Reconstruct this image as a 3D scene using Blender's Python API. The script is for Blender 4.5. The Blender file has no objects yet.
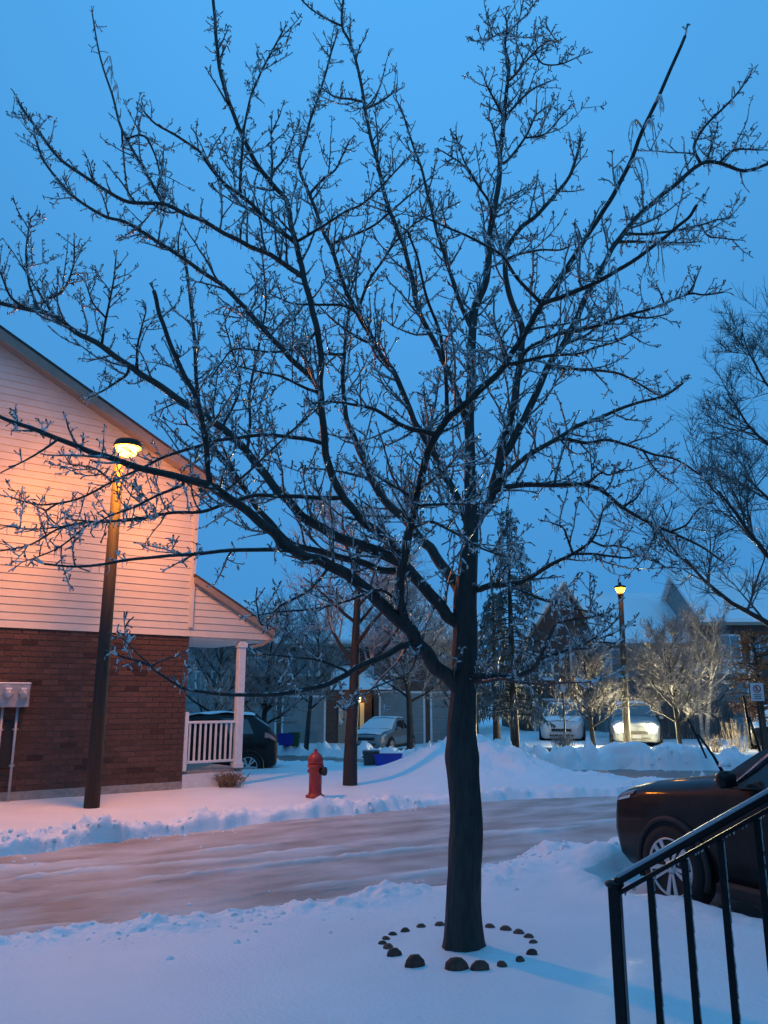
import bpy, math, random
import numpy as np
from mathutils import Vector, Matrix

# ------------------------------------------------------------------ camera, sky, exposure
scene = bpy.context.scene
COL = scene.collection
F_PX, PITCH, CAM_Z = 800.0, math.radians(13.2), 1.8
cam_data = bpy.data.cameras.new('camera')
cam_data.sensor_fit = 'VERTICAL'; cam_data.sensor_height = 36.0
cam_data.lens = F_PX * 36.0 / 1024.0
cam_data.clip_start = 0.05; cam_data.clip_end = 2000
cam = bpy.data.objects.new('camera', cam_data); COL.objects.link(cam)
cam.location = (0, 0, CAM_Z); cam.rotation_euler = (math.pi / 2 + PITCH, 0, 0)
scene.camera = cam

world = bpy.data.worlds.new('World'); scene.world = world; world.use_nodes = True
wn, wl = world.node_tree.nodes, world.node_tree.links
wn.clear()
sky = wn.new('ShaderNodeTexSky'); sky.sky_type = 'NISHITA'; sky.sun_disc = False
sky.sun_elevation = math.radians(7.0); sky.sun_rotation = math.radians(180)
sky.altitude = 0; sky.air_density = 1.0; sky.dust_density = 0.3; sky.ozone_density = 5.0
tint = wn.new('ShaderNodeMix'); tint.data_type = 'RGBA'; tint.blend_type = 'MULTIPLY'
tint.inputs['Factor'].default_value = 1.0
tint.inputs['B'].default_value = (1.02, 1.38, 1.20, 1)     # the camera's cool dusk white balance
# thin even cloud of a blue dusk: the dome is read well above the horizon, so it stays even all round
wtc = wn.new('ShaderNodeTexCoord'); wsep = wn.new('ShaderNodeSeparateXYZ'); wabs = wn.new('ShaderNodeMath'); wabs.operation = 'ABSOLUTE'
wma = wn.new('ShaderNodeMath'); wma.operation = 'MULTIPLY_ADD'; wma.inputs[1].default_value = -0.26; wma.inputs[2].default_value = 0.68
wcmb = wn.new('ShaderNodeCombineXYZ')
wl.new(wtc.outputs['Generated'], wsep.inputs[0]); wl.new(wsep.outputs[2], wabs.inputs[0]); wl.new(wabs.outputs[0], wma.inputs[0])
wl.new(wsep.outputs[0], wcmb.inputs[0]); wl.new(wsep.outputs[1], wcmb.inputs[1]); wl.new(wma.outputs[0], wcmb.inputs[2])
wl.new(wcmb.outputs[0], sky.inputs['Vector'])
bg = wn.new('ShaderNodeBackground'); bg.inputs['Strength'].default_value = 0.15
wo = wn.new('ShaderNodeOutputWorld')
wl.new(sky.outputs[0], tint.inputs['A']); wl.new(tint.outputs['Result'], bg.inputs['Color'])
wl.new(bg.outputs[0], wo.inputs['Surface'])
vs = scene.view_settings
vs.view_transform = 'Standard'; vs.look = 'None'; vs.exposure = 1.0; vs.gamma = 1.0; vs.use_curve_mapping = False
cy = scene.cycles
cy.max_bounces = 6; cy.diffuse_bounces = 3; cy.glossy_bounces = 3; cy.transmission_bounces = 4
cy.transparent_max_bounces = 6; cy.sample_clamp_indirect = 4.0; cy.sample_clamp_direct = 8.0; cy.use_denoising = True
cy.caustics_reflective = False; cy.caustics_refractive = False

# ------------------------------------------------------------------ pixel <-> place
CP, SP = math.cos(PITCH), math.sin(PITCH)
def ray(px, py):
    a = (px - 384.0) / F_PX; b = (512.0 - py) / F_PX
    return Vector((a, CP - b * SP, SP + b * CP))          # scaled so that camera depth = 1
def at_z(px, py, z):                                      # the point of height z under a pixel
    d = ray(px, py); t = (z - CAM_Z) / d.z
    return Vector((d.x * t, d.y * t, z))
def at_y(px, py, y):                                      # the point at ground distance y
    d = ray(px, py); t = y / d.y
    return Vector((d.x * t, y, CAM_Z + d.z * t))
def depth_of(p): return p[1] * CP + (p[2] - CAM_Z) * SP

# ------------------------------------------------------------------ materials
MATS = {}
def mat(name, color, rough=0.6, metal=0.0, noise=0.0, scale=8.0, bump=0.0, bscale=None, coat=0.0,
        emit=None, estr=0.0, trans=0.0, ior=1.45, rand=0.0, spec=0.5, color2=None, stretch=(1, 1, 1), detail=4, rot=0.0):
    """Principled material: colour broken up by noise (towards color2), relief by bump, per-object variation by rand."""
    if name in MATS: return MATS[name]
    m = bpy.data.materials.new(name); m.use_nodes = True
    n, l = m.node_tree.nodes, m.node_tree.links
    b = n['Principled BSDF']
    b.inputs['Base Color'].default_value = (*color, 1); b.inputs['Roughness'].default_value = rough
    b.inputs['Metallic'].default_value = metal; b.inputs['Coat Weight'].default_value = coat
    b.inputs['Coat Roughness'].default_value = 0.08
    b.inputs['Transmission Weight'].default_value = trans; b.inputs['IOR'].default_value = ior
    b.inputs['Specular IOR Level'].default_value = spec
    if emit:
        b.inputs['Emission Color'].default_value = (*emit, 1); b.inputs['Emission Strength'].default_value = estr
    if noise or bump or rand:
        tc = n.new('ShaderNodeTexCoord'); mp = n.new('ShaderNodeMapping')
        mp.inputs['Scale'].default_value = stretch; mp.vector_type = 'POINT'
        rm = n.new('ShaderNodeMapping'); rm.inputs['Rotation'].default_value = (0, 0, rot)
        l.new(tc.outputs['Object'], rm.inputs['Vector']); l.new(rm.outputs[0], mp.inputs['Vector'])
        src = None
        if noise:
            t = n.new('ShaderNodeTexNoise'); t.inputs['Scale'].default_value = scale; t.inputs['Detail'].default_value = detail
            l.new(mp.outputs[0], t.inputs['Vector'])
            r = n.new('ShaderNodeValToRGB'); r.color_ramp.elements[0].position = 0.35; r.color_ramp.elements[1].position = 0.68
            c2 = color2 or tuple(max(0, c * (1 - noise)) for c in color)
            r.color_ramp.elements[0].color = (*c2, 1); r.color_ramp.elements[1].color = (*color, 1)
            l.new(t.outputs['Fac'], r.inputs[0]); src = r.outputs[0]
        if rand:
            oi = n.new('ShaderNodeObjectInfo'); mr = n.new('ShaderNodeMapRange')
            mr.inputs['To Min'].default_value = 1 - rand; mr.inputs['To Max'].default_value = 1 + rand
            l.new(oi.outputs['Random'], mr.inputs['Value'])
            mx = n.new('ShaderNodeMix'); mx.data_type = 'RGBA'; mx.blend_type = 'MULTIPLY'; mx.inputs['Factor'].default_value = 1
            if src: l.new(src, mx.inputs['A'])
            else: mx.inputs['A'].default_value = (*color, 1)
            l.new(mr.outputs[0], mx.inputs['B']); src = mx.outputs['Result']
        if src: l.new(src, b.inputs['Base Color'])
        if bump:
            t2 = n.new('ShaderNodeTexNoise'); t2.inputs['Scale'].default_value = bscale or scale; t2.inputs['Detail'].default_value = 5
            l.new(mp.outputs[0], t2.inputs['Vector'])
            bp = n.new('ShaderNodeBump'); bp.inputs['Strength'].default_value = bump; bp.inputs['Distance'].default_value = 0.02
            l.new(t2.outputs['Fac'], bp.inputs['Height']); l.new(bp.outputs[0], b.inputs['Normal'])
    MATS[name] = m
    return m

M_SNOW = mat('snow', (0.85, 0.85, 0.86), 0.55, noise=0.06, scale=1.3, bump=0.5, bscale=34)
M_SLUSH = mat('packed_slush', (0.56, 0.52, 0.505), 0.55, scale=1.7, noise=0.5, color2=(0.33, 0.265, 0.23), bump=1.0, bscale=11, stretch=(0.55, 1.15, 1), detail=12, rot=-0.56)
M_WET = mat('wet_asphalt', (0.15, 0.125, 0.11), 0.4, noise=0.4, scale=0.9, color2=(0.27, 0.23, 0.205), bump=0.3, bscale=14, detail=7)
def whiten_ridges(m):                                      # thrown-up slush ridges are cleaner snow than the worn track
    n, l = m.node_tree.nodes, m.node_tree.links
    b = n['Principled BSDF']; src = b.inputs['Base Color'].links[0].from_socket
    tc = n.new('ShaderNodeTexCoord'); sx = n.new('ShaderNodeSeparateXYZ'); mr = n.new('ShaderNodeMapRange'); mx = n.new('ShaderNodeMix'); mx.data_type = 'RGBA'
    mr.inputs['From Min'].default_value = .022; mr.inputs['From Max'].default_value = .055
    l.new(tc.outputs['Object'], sx.inputs[0]); l.new(sx.outputs[2], mr.inputs['Value']); l.new(mr.outputs[0], mx.inputs['Factor'])
    l.new(src, mx.inputs['A']); mx.inputs['B'].default_value = (.66, .65, .65, 1); l.new(mx.outputs['Result'], b.inputs['Base Color'])
whiten_ridges(M_SLUSH)
M_BARK = mat('dark_bark', (0.038, 0.033, 0.030), 0.62, noise=0.5, scale=30, bump=1.0, bscale=30, stretch=(1, 1, 0.22), coat=0.05)
M_TWIG = mat('iced_twig', (0.055, 0.048, 0.045), 0.35, noise=0.4, scale=40, coat=0.8)
M_ICE = mat('ice', (0.90, 0.92, 0.95), 0.12, trans=0.55, ior=1.31)
M_RIME = mat('ice_crust', (0.88, 0.90, 0.92), 0.14, trans=0.22, ior=1.31, coat=0.5)
M_BGBARK = mat('grey_bark', (0.030, 0.026, 0.024), 0.7, noise=0.4, scale=20, bump=0.6, bscale=30, stretch=(1, 1, 0.3))
M_BGTWIG = mat('frosted_twig', (0.42, 0.42, 0.43), 0.35, noise=0.5, scale=5, color2=(0.10, 0.09, 0.085), coat=0.6)
M_BGTWIG2 = mat('brown_frosted_twig', (0.25, 0.24, 0.24), 0.4, noise=0.5, scale=4, color2=(0.085, 0.07, 0.062), coat=0.5)
M_DKTWIG = mat('silhouette_twig', (0.085, 0.078, 0.075), 0.4, noise=0.4, scale=6, color2=(0.04, 0.036, 0.034), coat=0.4)  # darker copy of the twig colour; the backlit silhouette is painted in
M_BIRCH = mat('birch_bark', (0.40, 0.38, 0.35), 0.7, noise=0.6, scale=9, stretch=(1, 1, 3))
M_BRICK = mat('brick', (0.105, 0.056, 0.043), 0.85, noise=0.3, scale=18, bump=0.4, bscale=60, rand=0.25)
M_BRICKD = mat('dark_brick', (0.055, 0.026, 0.022), 0.85, noise=0.3, scale=18, bump=0.4, bscale=60, rand=0.2)
M_MORTAR = mat('mortar', (0.25, 0.175, 0.145), 0.9, noise=0.3, scale=30, bump=0.3, bscale=80)
M_SIDING = mat('cream_siding', (0.62, 0.57, 0.50), 0.55, noise=0.08, scale=3, rand=0.03)
M_WHITE = mat('white_paint', (0.70, 0.69, 0.68), 0.5, noise=0.12, scale=9)
M_TRIM = mat('tan_trim', (0.30, 0.23, 0.18), 0.5, noise=0.15, scale=6)
M_ROOF = mat('dark_shingles', (0.07, 0.06, 0.055), 0.9, noise=0.4, scale=15, bump=0.5, bscale=30)
M_FOUND = mat('concrete', (0.36, 0.33, 0.30), 0.9, noise=0.3, scale=12, bump=0.4, bscale=40)
M_POST = mat('weathered_post', (0.030, 0.027, 0.024), 0.75, noise=0.4, scale=14, bump=0.5, bscale=30, stretch=(1, 1, 0.15))
M_BLACK = mat('black_iron', (0.010, 0.010, 0.012), 0.4, noise=0.4, scale=30, bump=0.15, bscale=60, coat=0.15, spec=0.3)
M_METER = mat('grey_metal', (0.42, 0.42, 0.44), 0.45, metal=0.3, noise=0.2, scale=12)
M_RED = mat('hydrant_red', (0.34, 0.024, 0.022), 0.45, noise=0.35, scale=14, coat=0.2)
M_STONE = mat('garden_stone', (0.17, 0.085, 0.068), 0.65, noise=0.5, scale=14, bump=0.5, bscale=30, rand=0.35, spec=0.25)
M_GLASS = mat('dark_glass', (0.02, 0.024, 0.028), 0.06, coat=1.0)
M_TYRE = mat('tyre', (0.016, 0.016, 0.017), 0.8, noise=0.3, scale=30)
M_RIM = mat('alloy_rim', (0.62, 0.63, 0.65), 0.35, metal=0.2, noise=0.15, scale=25)
M_PAINTK = mat('black_car_paint', (0.006, 0.006, 0.008), 0.5, coat=0.25, noise=0.4, scale=5, color2=(0.014, 0.013, 0.012), spec=0.18)
M_PAINTG = mat('silver_car_paint', (0.22, 0.25, 0.27), 0.4, metal=0.4, coat=0.5, noise=0.2, scale=4)
M_PAINTW = mat('white_car_paint', (0.62, 0.63, 0.64), 0.4, coat=0.5, noise=0.15, scale=4)
M_PLASTIC = mat('black_plastic', (0.02, 0.02, 0.021), 0.6, noise=0.3, scale=30)
M_CHROME = mat('chrome', (0.7, 0.7, 0.72), 0.18, metal=0.9)
M_TAIL = mat('tail_lamp', (0.55, 0.16, 0.13), 0.2, coat=0.8)
M_LAMPC = mat('clear_lamp', (0.55, 0.55, 0.55), 0.15, coat=1.0)
M_AMBER = mat('amber_lamp', (0.30, 0.09, 0.04), 0.25, coat=0.8)
M_BLUE = mat('blue_bin', (0.015, 0.05, 0.42), 0.4, noise=0.2, scale=8)
M_GREENB = mat('green_bin', (0.02, 0.09, 0.055), 0.5, noise=0.2, scale=8)
M_GREYB = mat('grey_bin', (0.045, 0.05, 0.055), 0.5, noise=0.2, scale=8)
M_GARAGE = mat('garage_door', (0.21, 0.225, 0.225), 0.6, noise=0.12, scale=3)
M_HBRICK = mat('far_brick', (0.13, 0.075, 0.06), 0.9, noise=0.35, scale=7, bump=0.3, bscale=20)
M_HSIDE = mat('far_siding', (0.30, 0.28, 0.27), 0.8, noise=0.15, scale=5)
M_WIN = mat('far_window', (0.16, 0.20, 0.22), 0.15, coat=0.6)
M_FENCE = mat('fence_board', (0.13, 0.10, 0.085), 0.85, noise=0.4, scale=9, stretch=(1, 1, 0.15), rand=0.25)
M_SIGN = mat('sign_white', (0.68, 0.68, 0.68), 0.45, noise=0.1, scale=12)
M_SIGNR = mat('sign_red', (0.45, 0.02, 0.02), 0.45)
M_SIGNK = mat('sign_black', (0.02, 0.02, 0.02), 0.5)
M_NEEDLE = mat('iced_needles', (0.12, 0.14, 0.14), 0.3, noise=0.7, scale=2.2, color2=(0.022, 0.032, 0.024), coat=0.5)
M_DEAD = mat('dry_stems', (0.24, 0.155, 0.085), 0.7, noise=0.4, scale=12)
M_LEAF = mat('brown_leaf', (0.34, 0.145, 0.05), 0.7, noise=0.5, scale=5)
M_SODIUM = mat('sodium_lamp', (0.9, 0.6, 0.3), 0.4, emit=(1.0, 0.29, 0.022), estr=400.0)
M_SODIUM2 = mat('sodium_lamp_far', (0.9, 0.6, 0.3), 0.4, emit=(1.0, 0.36, 0.004), estr=60.0)
M_HEAD = mat('headlamp_lit', (1, 1, 1), 0.3, emit=(1.0, 0.86, 0.50), estr=1300.0)
M_PORCHL = mat('porch_lamp_lit', (1, 1, 1), 0.3, emit=(1.0, 0.62, 0.18), estr=12.0)
M_LITWIN = mat('lit_sidelight', (0.6, 0.5, 0.3), 0.4, emit=(1.0, 0.60, 0.15), estr=0.08)

# ------------------------------------------------------------------ mesh builder and naming
class MB:
    def __init__(s): s.v = []; s.f = []
    def add(s, verts, faces):
        o = len(s.v); s.v.extend(verts); s.f.extend([tuple(i + o for i in f) for f in faces])
    def box(s, c, size, M=None, bev=0.0):
        x, y, z = size[0] / 2, size[1] / 2, size[2] / 2
        b = min(bev, x * .9, y * .9, z * .9)
        if b <= 0:
            vs_ = [(sx * x, sy * y, sz * z) for sx in (-1, 1) for sy in (-1, 1) for sz in (-1, 1)]
            fs = [(0, 1, 3, 2), (4, 6, 7, 5), (0, 4, 5, 1), (2, 3, 7, 6), (0, 2, 6, 4), (1, 5, 7, 3)]
        else:                                              # octagonal column with chamfered ends
            ring = lambda a, bb, zz: [(-a + b, -bb, zz), (a - b, -bb, zz), (a, -bb + b, zz), (a, bb - b, zz), (a - b, bb, zz), (-a + b, bb, zz), (-a, bb - b, zz), (-a, -bb + b, zz)]
            vs_ = [(p[0] * (1 - b / x), p[1] * (1 - b / y), p[2]) for p in ring(x, y, -z)] + ring(x, y, -z + b) + ring(x, y, z - b) + [(p[0] * (1 - b / x), p[1] * (1 - b / y), p[2]) for p in ring(x, y, z)]
            fs = [tuple(range(7, -1, -1)), tuple(range(24, 32))]
            for k in range(3):
                for i in range(8):
                    j = (i + 1) % 8; fs.append((k * 8 + i, k * 8 + j, k * 8 + 8 + j, k * 8 + 8 + i))
        c = Vector(c)
        s.add([tuple((M @ Vector(p) if M else Vector(p)) + c) for p in vs_], fs)
        return s
    def tube(s, pts, rad, n=6, cap=True):
        k = len(pts); vs_ = []
        prev = None
        for i in range(k):
            a = pts[max(0, i - 1)]; b = pts[min(k - 1, i + 1)]
            tx, ty, tz = b[0] - a[0], b[1] - a[1], b[2] - a[2]
            L = math.sqrt(tx * tx + ty * ty + tz * tz) or 1e-6
            tx /= L; ty /= L; tz /= L
            if prev is None:
                ux, uy, uz = (1, 0, 0) if abs(tx) < 0.8 else (0, 1, 0)
            else: ux, uy, uz = prev
            d = ux * tx + uy * ty + uz * tz
            ux -= d * tx; uy -= d * ty; uz -= d * tz
            L = math.sqrt(ux * ux + uy * uy + uz * uz) or 1e-6
            ux /= L; uy /= L; uz /= L; prev = (ux, uy, uz)
            wx, wy, wz = ty * uz - tz * uy, tz * ux - tx * uz, tx * uy - ty * ux
            r = rad[i] if hasattr(rad, '__len__') else rad
            p = pts[i]
            for j in range(n):
                c, q = CS[n][j]
                vs_.append((p[0] + r * (c * ux + q * wx), p[1] + r * (c * uy + q * wy), p[2] + r * (c * uz + q * wz)))
        o = len(s.v); s.v.extend(vs_); f = s.f
        for i in range(k - 1):
            for j in range(n):
                j2 = (j + 1) % n
                f.append((o + i * n + j, o + i * n + j2, o + i * n + n + j2, o + i * n + n + j))
        if cap:
            f.append(tuple(o + j for j in range(n - 1, -1, -1))); f.append(tuple(o + (k - 1) * n + j for j in range(n)))
        return s
    def lathe(s, prof, n=16, c=(0, 0, 0), M=None, caps=True):
        c = Vector(c); vs_ = []
        for r, z in prof:
            for j in range(n):
                a = 2 * math.pi * j / n
                p = Vector((r * math.cos(a), r * math.sin(a), z))
                vs_.append(tuple((M @ p if M else p) + c))
        fs = []
        for i in range(len(prof) - 1):
            for j in range(n):
                j2 = (j + 1) % n; fs.append((i * n + j, i * n + j2, i * n + n + j2, i * n + n + j))
        if caps:
            fs.append(tuple(range(n - 1, -1, -1))); fs.append(tuple((len(prof) - 1) * n + j for j in range(n)))
        s.add(vs_, fs); return s
    def prism(s, poly, vec):                               # polygon (3-D points) swept along vec
        n = len(poly); vec = Vector(vec)
        vs_ = [tuple(p) for p in poly] + [tuple(Vector(p) + vec) for p in poly]
        fs = [tuple(range(n)), tuple(range(2 * n - 1, n - 1, -1))]
        for i in range(n):
            j = (i + 1) % n; fs.append((i, i + n, j + n, j))
        s.add(vs_, fs); return s
    def mesh(s, name, m, smooth=False):
        me = bpy.data.meshes.new(name); me.from_pydata(s.v, [], s.f); me.update()
        if m: me.materials.append(m)
        if smooth: me.polygons.foreach_set('use_smooth', [True] * len(me.polygons))
        return me
    def build(s, name, m, parent=None, smooth=False):
        me = s.mesh(name, m, smooth)
        import bmesh
        bm = bmesh.new(); bm.from_mesh(me); bmesh.ops.recalc_face_normals(bm, faces=bm.faces); bm.to_mesh(me); bm.free()
        return link(name, me, parent)
CS = {n: [(math.cos(2 * math.pi * j / n), math.sin(2 * math.pi * j / n)) for j in range(n)] for n in range(3, 33)}
def link(name, me, parent=None):
    o = bpy.data.objects.new(name, me); COL.objects.link(o)
    if parent is not None:
        o.parent = parent
    return o
def tag(o, label, cat, group=None, kind=None):
    o['label'] = label; o['category'] = cat
    if group: o['group'] = group
    if kind: o['kind'] = kind
    return o
def thing(name, label, cat, loc=(0, 0, 0), rz=0.0, group=None):
    o = bpy.data.objects.new(name, None); COL.objects.link(o)
    o.empty_display_size = 0.1; o.location = loc; o.rotation_euler = (0, 0, rz)
    return tag(o, label, cat, group)
def structure(o): o['kind'] = 'structure'; return o
def copy_tree(o, parent=None):
    c = o.copy(); COL.objects.link(c)
    if parent is not None: c.parent = parent
    for ch in list(o.children): copy_tree(ch, c)
    return c
def Rz(a): return Matrix.Rotation(a, 3, 'Z')
def Rx(a): return Matrix.Rotation(a, 3, 'X')
def Ry(a): return Matrix.Rotation(a, 3, 'Y')

# ------------------------------------------------------------------ ground: one snow sheet with banks, roads cut into it
def hash2(ix, iy, seed):
    h = (ix.astype(np.int64) * 374761393 + iy.astype(np.int64) * 668265263 + seed * 1442695041) & 0xffffffff
    h = ((h ^ (h >> 13)) * 1274126177) & 0xffffffff
    return ((h ^ (h >> 16)) & 0xffff) / 65535.0
def vnoise(x, y, seed=0):
    ix, iy = np.floor(x), np.floor(y); fx, fy = x - ix, y - iy
    fx = fx * fx * (3 - 2 * fx); fy = fy * fy * (3 - 2 * fy)
    a = hash2(ix, iy, seed); b = hash2(ix + 1, iy, seed); c = hash2(ix, iy + 1, seed); d = hash2(ix + 1, iy + 1, seed)
    return (a * (1 - fx) + b * fx) * (1 - fy) + (c * (1 - fx) + d * fx) * fy
def fbm(x, y, oct=4, seed=0, gain=0.5):
    t = 0; a = 1; n = 0
    for o in range(oct):
        t = t + a * vnoise(x * 2 ** o + 17.3 * o, y * 2 ** o - 9.1 * o, seed + o); n += a; a *= gain
    return t / n
def sst(a, b, x):
    t = np.clip((x - a) / (b - a), 0, 1); return t * t * (3 - 2 * t)
def poly_sdf(P, x, y):                                     # > 0 inside
    P = np.array(P, float); d2 = np.full(x.shape, 1e9); ins = np.zeros(x.shape, bool)
    for i in range(len(P)):
        ax, ay = P[i]; bx, by = P[(i + 1) % len(P)]
        ex, ey = bx - ax, by - ay
        t = np.clip(((x - ax) * ex + (y - ay) * ey) / (ex * ex + ey * ey), 0, 1)
        d2 = np.minimum(d2, (x - ax - t * ex) ** 2 + (y - ay - t * ey) ** 2)
        c = ((ay > y) != (by > y)) & (x < ex * (y - ay) / (ey if abs(ey) > 1e-9 else 1e-9) + ax)
        ins ^= c
    return np.where(ins, 1, -1) * np.sqrt(d2)
LANE = [(-16, 0.0), (-9, 3.2), (-2.75, 6.5), (-1.0, 7.35), (0.62, 8.4), (1.9, 9.6), (2.6, 10.4), (4.2, 11.2), (8, 13.2), (14, 16.0),
        (12.5, 19.0), (7.5, 17.1), (4.6, 16.2), (2.9, 15.8), (1.05, 15.0), (-1.6, 12.8), (-4.5, 10.05), (-9, 6.9), (-19, 1.5)]
STREET = [(-16, 36.5), (-6, 27.6), (-2.2, 24.6), (1.5, 22.9), (3.5, 19.0), (6, 18.1), (11, 17.8), (20, 15.5), (34, 12),
          (34, 18), (20, 20.8), (14, 21.8), (8.5, 21.9), (4.5, 22.2), (1, 28), (-2.8, 32), (-7, 36), (-16, 44)]
DRIVE = [(1.95, 8.5), (2.25, 7.36), (3.15, 5.6), (5.1, 1.8), (8.5, 3.5), (4.6, 8.8), (3.1, 9.3)]          # where the near car stands
def road_sd(x, y):
    wob = 0.16 * (fbm(x * 1.1, y * 1.1, 3, 5) - 0.5) + 0.12 * (fbm(x * 4, y * 4, 2, 9) - .5)
    lane = poly_sdf(LANE, x, y) + 1.6 * wob
    st = poly_sdf(STREET, x, y) + 2.2 * wob
    dr = poly_sdf(DRIVE, x, y) + wob
    return lane, st, dr
def base_z(x, y):
    s = -poly_sdf(LANE, x, y)
    yard = np.where((y < 12) & (x > -16) & (y < 6.9 + 0.62 * x + 4.5), 1.0, 0.0)
    z_yard = 0.06 + 0.045 * np.clip(s, 0, 5)
    z_far = 0.07 + 0.02 * np.clip(s, 0, 2) - 0.55 * sst(17, 42, y) * (1 - sst(1, 7, x))
    near = (poly_sdf([(-60, -60), (-19, 1.5), (-9, 5), (-2.7, 8.0), (1, 11), (8, 15), (60, 40), (60, -60)], x, y) > 0)
    return np.where(near & (s > 0), z_yard, z_far)
def ground_z(x, y, fine=True):
    lane, st, dr = road_sd(x, y)
    z = base_z(x, y)
    z = z + 0.04 * (fbm(x * .5, y * .5, 3, 1) - .5) + 0.012 * (fbm(x * 3, y * 3, 3, 2) - .5)
    # ploughed snow hill beyond the lane
    lump = fbm(x * 1.7, y * 1.7, 4, 21, 0.5); chunk = np.abs(fbm(x * 4, y * 4, 3, 33) - .5) * 2 + np.clip(vnoise(x * 8, y * 8, 71) - .5, 0, 1) * 1.6 + np.abs(fbm(x * 13, y * 13, 2, 77) - .5) * 1.4
    hill = 0.70 * np.exp(-((x - 1.6) / np.where(x < 1.6, 1.35, 2.2)) ** 2 - ((y - 19.9) / 1.9) ** 2) + 0.10 * np.exp(-((x - 3.2) / 0.9) ** 2 - ((y - 18.3) / 1.0) ** 2) \
        + 0.0 * np.exp(-((x + 0.2) / 1.4) ** 2 - ((y - 22.3) / 1.0) ** 2)
    rough = np.clip((x - 0.3) / 1.4, 0.2, 1.3)
    z = z + hill * (1 + rough * (0.55 * (lump - .5) + 0.14 * chunk))
    ns = np.clip(lump * 1.9 - .35, 0, 1.5)
    far = sst(11.5, 14, y - 0.7 * x)
    bank = lambda d, w: np.where(d < 0, np.exp(-((-d - 0.55 * w) / w) ** 2), np.exp(-(0.55) ** 2) * np.exp(-(d / (0.5 * w)) ** 2))
    side = np.where(y - 0.66 * x > 10.0, 1.0, 0.0)         # far bank is higher and rougher than the near one
    side = sst(9.3, 10.6, y - 0.62 * x)
    z = z + bank(lane, 0.34) * (0.07 + 0.10 * side * (1 - .6 * sst(-3.5, -1.5, x))) * ns * (.75 + 0.9 * chunk)
    z = z + bank(st, 0.7) * np.where(y > np.interp(x, [-16, -2.5, 1.25, 4, 10, 20], [40, 28.3, 25.5, 20.6, 19.8, 18]), .36, .06) * ns * (1 + 0.7 * chunk)
    z = z + bank(dr, 0.25) * 0.10 * ns
    # loose heap by the car's nose
    z = z + 0.05 * np.exp(-((x - 1.55) / .5) ** 2 - ((y - 8.9) / .6) ** 2) * (.5 + lump) + 0.20 * np.exp(-((x - 2.15) / .5) ** 2 - ((y - 9.15) / .45) ** 2) * (.5 + lump)
    cut = np.maximum(lane, st)
    z = np.where(cut > 0, z * np.exp(-cut / 0.10) - 0.10 * (1 - np.exp(-cut / 0.10)) - 0.5 * sst(17, 42, y) * (1 - sst(1, 7, x)) * (1 - np.exp(-cut / .1)), z)
    drz = 0.03
    z = np.where(dr > 0, z * np.exp(-dr / 0.12) + drz * (1 - np.exp(-dr / 0.12)), z)
    return z
def gz(x, y): return float(ground_z(np.array([float(x)]), np.array([float(y)]))[0])
def road_z(x, y):
    lane, st, dr = road_sd(x, y)
    u = x * .87 + y * .49; w = -x * .49 + y * .87
    rid = fbm(u * .55, w * 3.1, 4, 41)
    tr = np.clip(rid - .56, 0, 1) * 0.16 + 0.010 * fbm(u * 6, w * 6, 2, 44)
    trk = np.clip(fbm(u * .30, w * 2.0, 4, 55) - .62, 0, 1) * .40
    z = tr + trk * fbm(u * 3, w * 5, 2, 47)
    for w0, amp, ua, ub, sd in ((8.80, .060, -9, 7, 1), (8.25, .055, -9, 1.5, 2), (7.75, .045, -9, .5, 3), (10.1, .03, -9, 6, 4), (9.45, .035, -4, 12, 5), (11.3, .03, 1, 14, 6)):
        off = .22 * (fbm(u * .35, u * 0 + sd, 3, 60 + sd) - .5)                    # wheel-thrown slush ridges
        m = np.clip(fbm(u * 1.3, w * 2, 3, 80 + sd) * 2.2 - .65, 0, 1) * sst(ua, ua + 1.5, u) * (1 - sst(ub - 1.5, ub, u))
        z = z + amp * m * np.exp(-((w - w0 - off) / .07) ** 2) * (.6 + .8 * fbm(x * 9, y * 9, 2, 66))
    return z - 0.5 * sst(17, 42, y) * (1 - sst(1, 7, x))

fine = np.radians(np.linspace(-36, 36, 450)); coarse = np.radians(np.linspace(36, 324, 60))[1:-1]
ANG = np.concatenate([fine, coarse]); NA = len(ANG)
RAD = np.concatenate([[0.3], np.exp(np.linspace(math.log(1.2), math.log(5), 90)), np.exp(np.linspace(math.log(5), math.log(25), 560))[1:], np.exp(np.linspace(math.log(25), math.log(60), 110))[1:], [75, 100, 150, 250, 450]]); NR = len(RAD)
def polar_sheet(name, zfun, m, keep=None):
    A, R = np.meshgrid(ANG, RAD)
    X, Y = R * np.sin(A), R * np.cos(A)
    Z = zfun(X.ravel(), Y.ravel()).reshape(X.shape)
    Z = np.where(R > 60, np.minimum(Z, 0.05), Z)
    i, j = np.meshgrid(np.arange(NR - 1), np.arange(NA), indexing='ij')
    j2 = (j + 1) % NA
    q = np.stack([i * NA + j, (i + 1) * NA + j, (i + 1) * NA + j2, i * NA + j2], -1).reshape(-1, 4)
    V = np.stack([X, Y, Z], -1).reshape(-1, 3)
    if keep is not None:
        k = keep(V[:, 0], V[:, 1]); q = q[k[q].any(1)]
        used = np.unique(q); remap = np.zeros(len(V), int); remap[used] = np.arange(len(used)); V = V[used]; q = remap[q]
    me = bpy.data.meshes.new(name)
    me.vertices.add(len(V)); me.vertices.foreach_set('co', V.ravel())
    me.loops.add(len(q) * 4); me.loops.foreach_set('vertex_index', q.ravel().astype(np.int32))
    me.polygons.add(len(q)); me.polygons.foreach_set('loop_start', np.arange(0, len(q) * 4, 4, dtype=np.int32))
    me.polygons.foreach_set('use_smooth', np.ones(len(q), bool))
    me.update(calc_edges=True); me.materials.append(m)
    return structure(link(name, me))
polar_sheet('ground', ground_z, M_SNOW)
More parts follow.
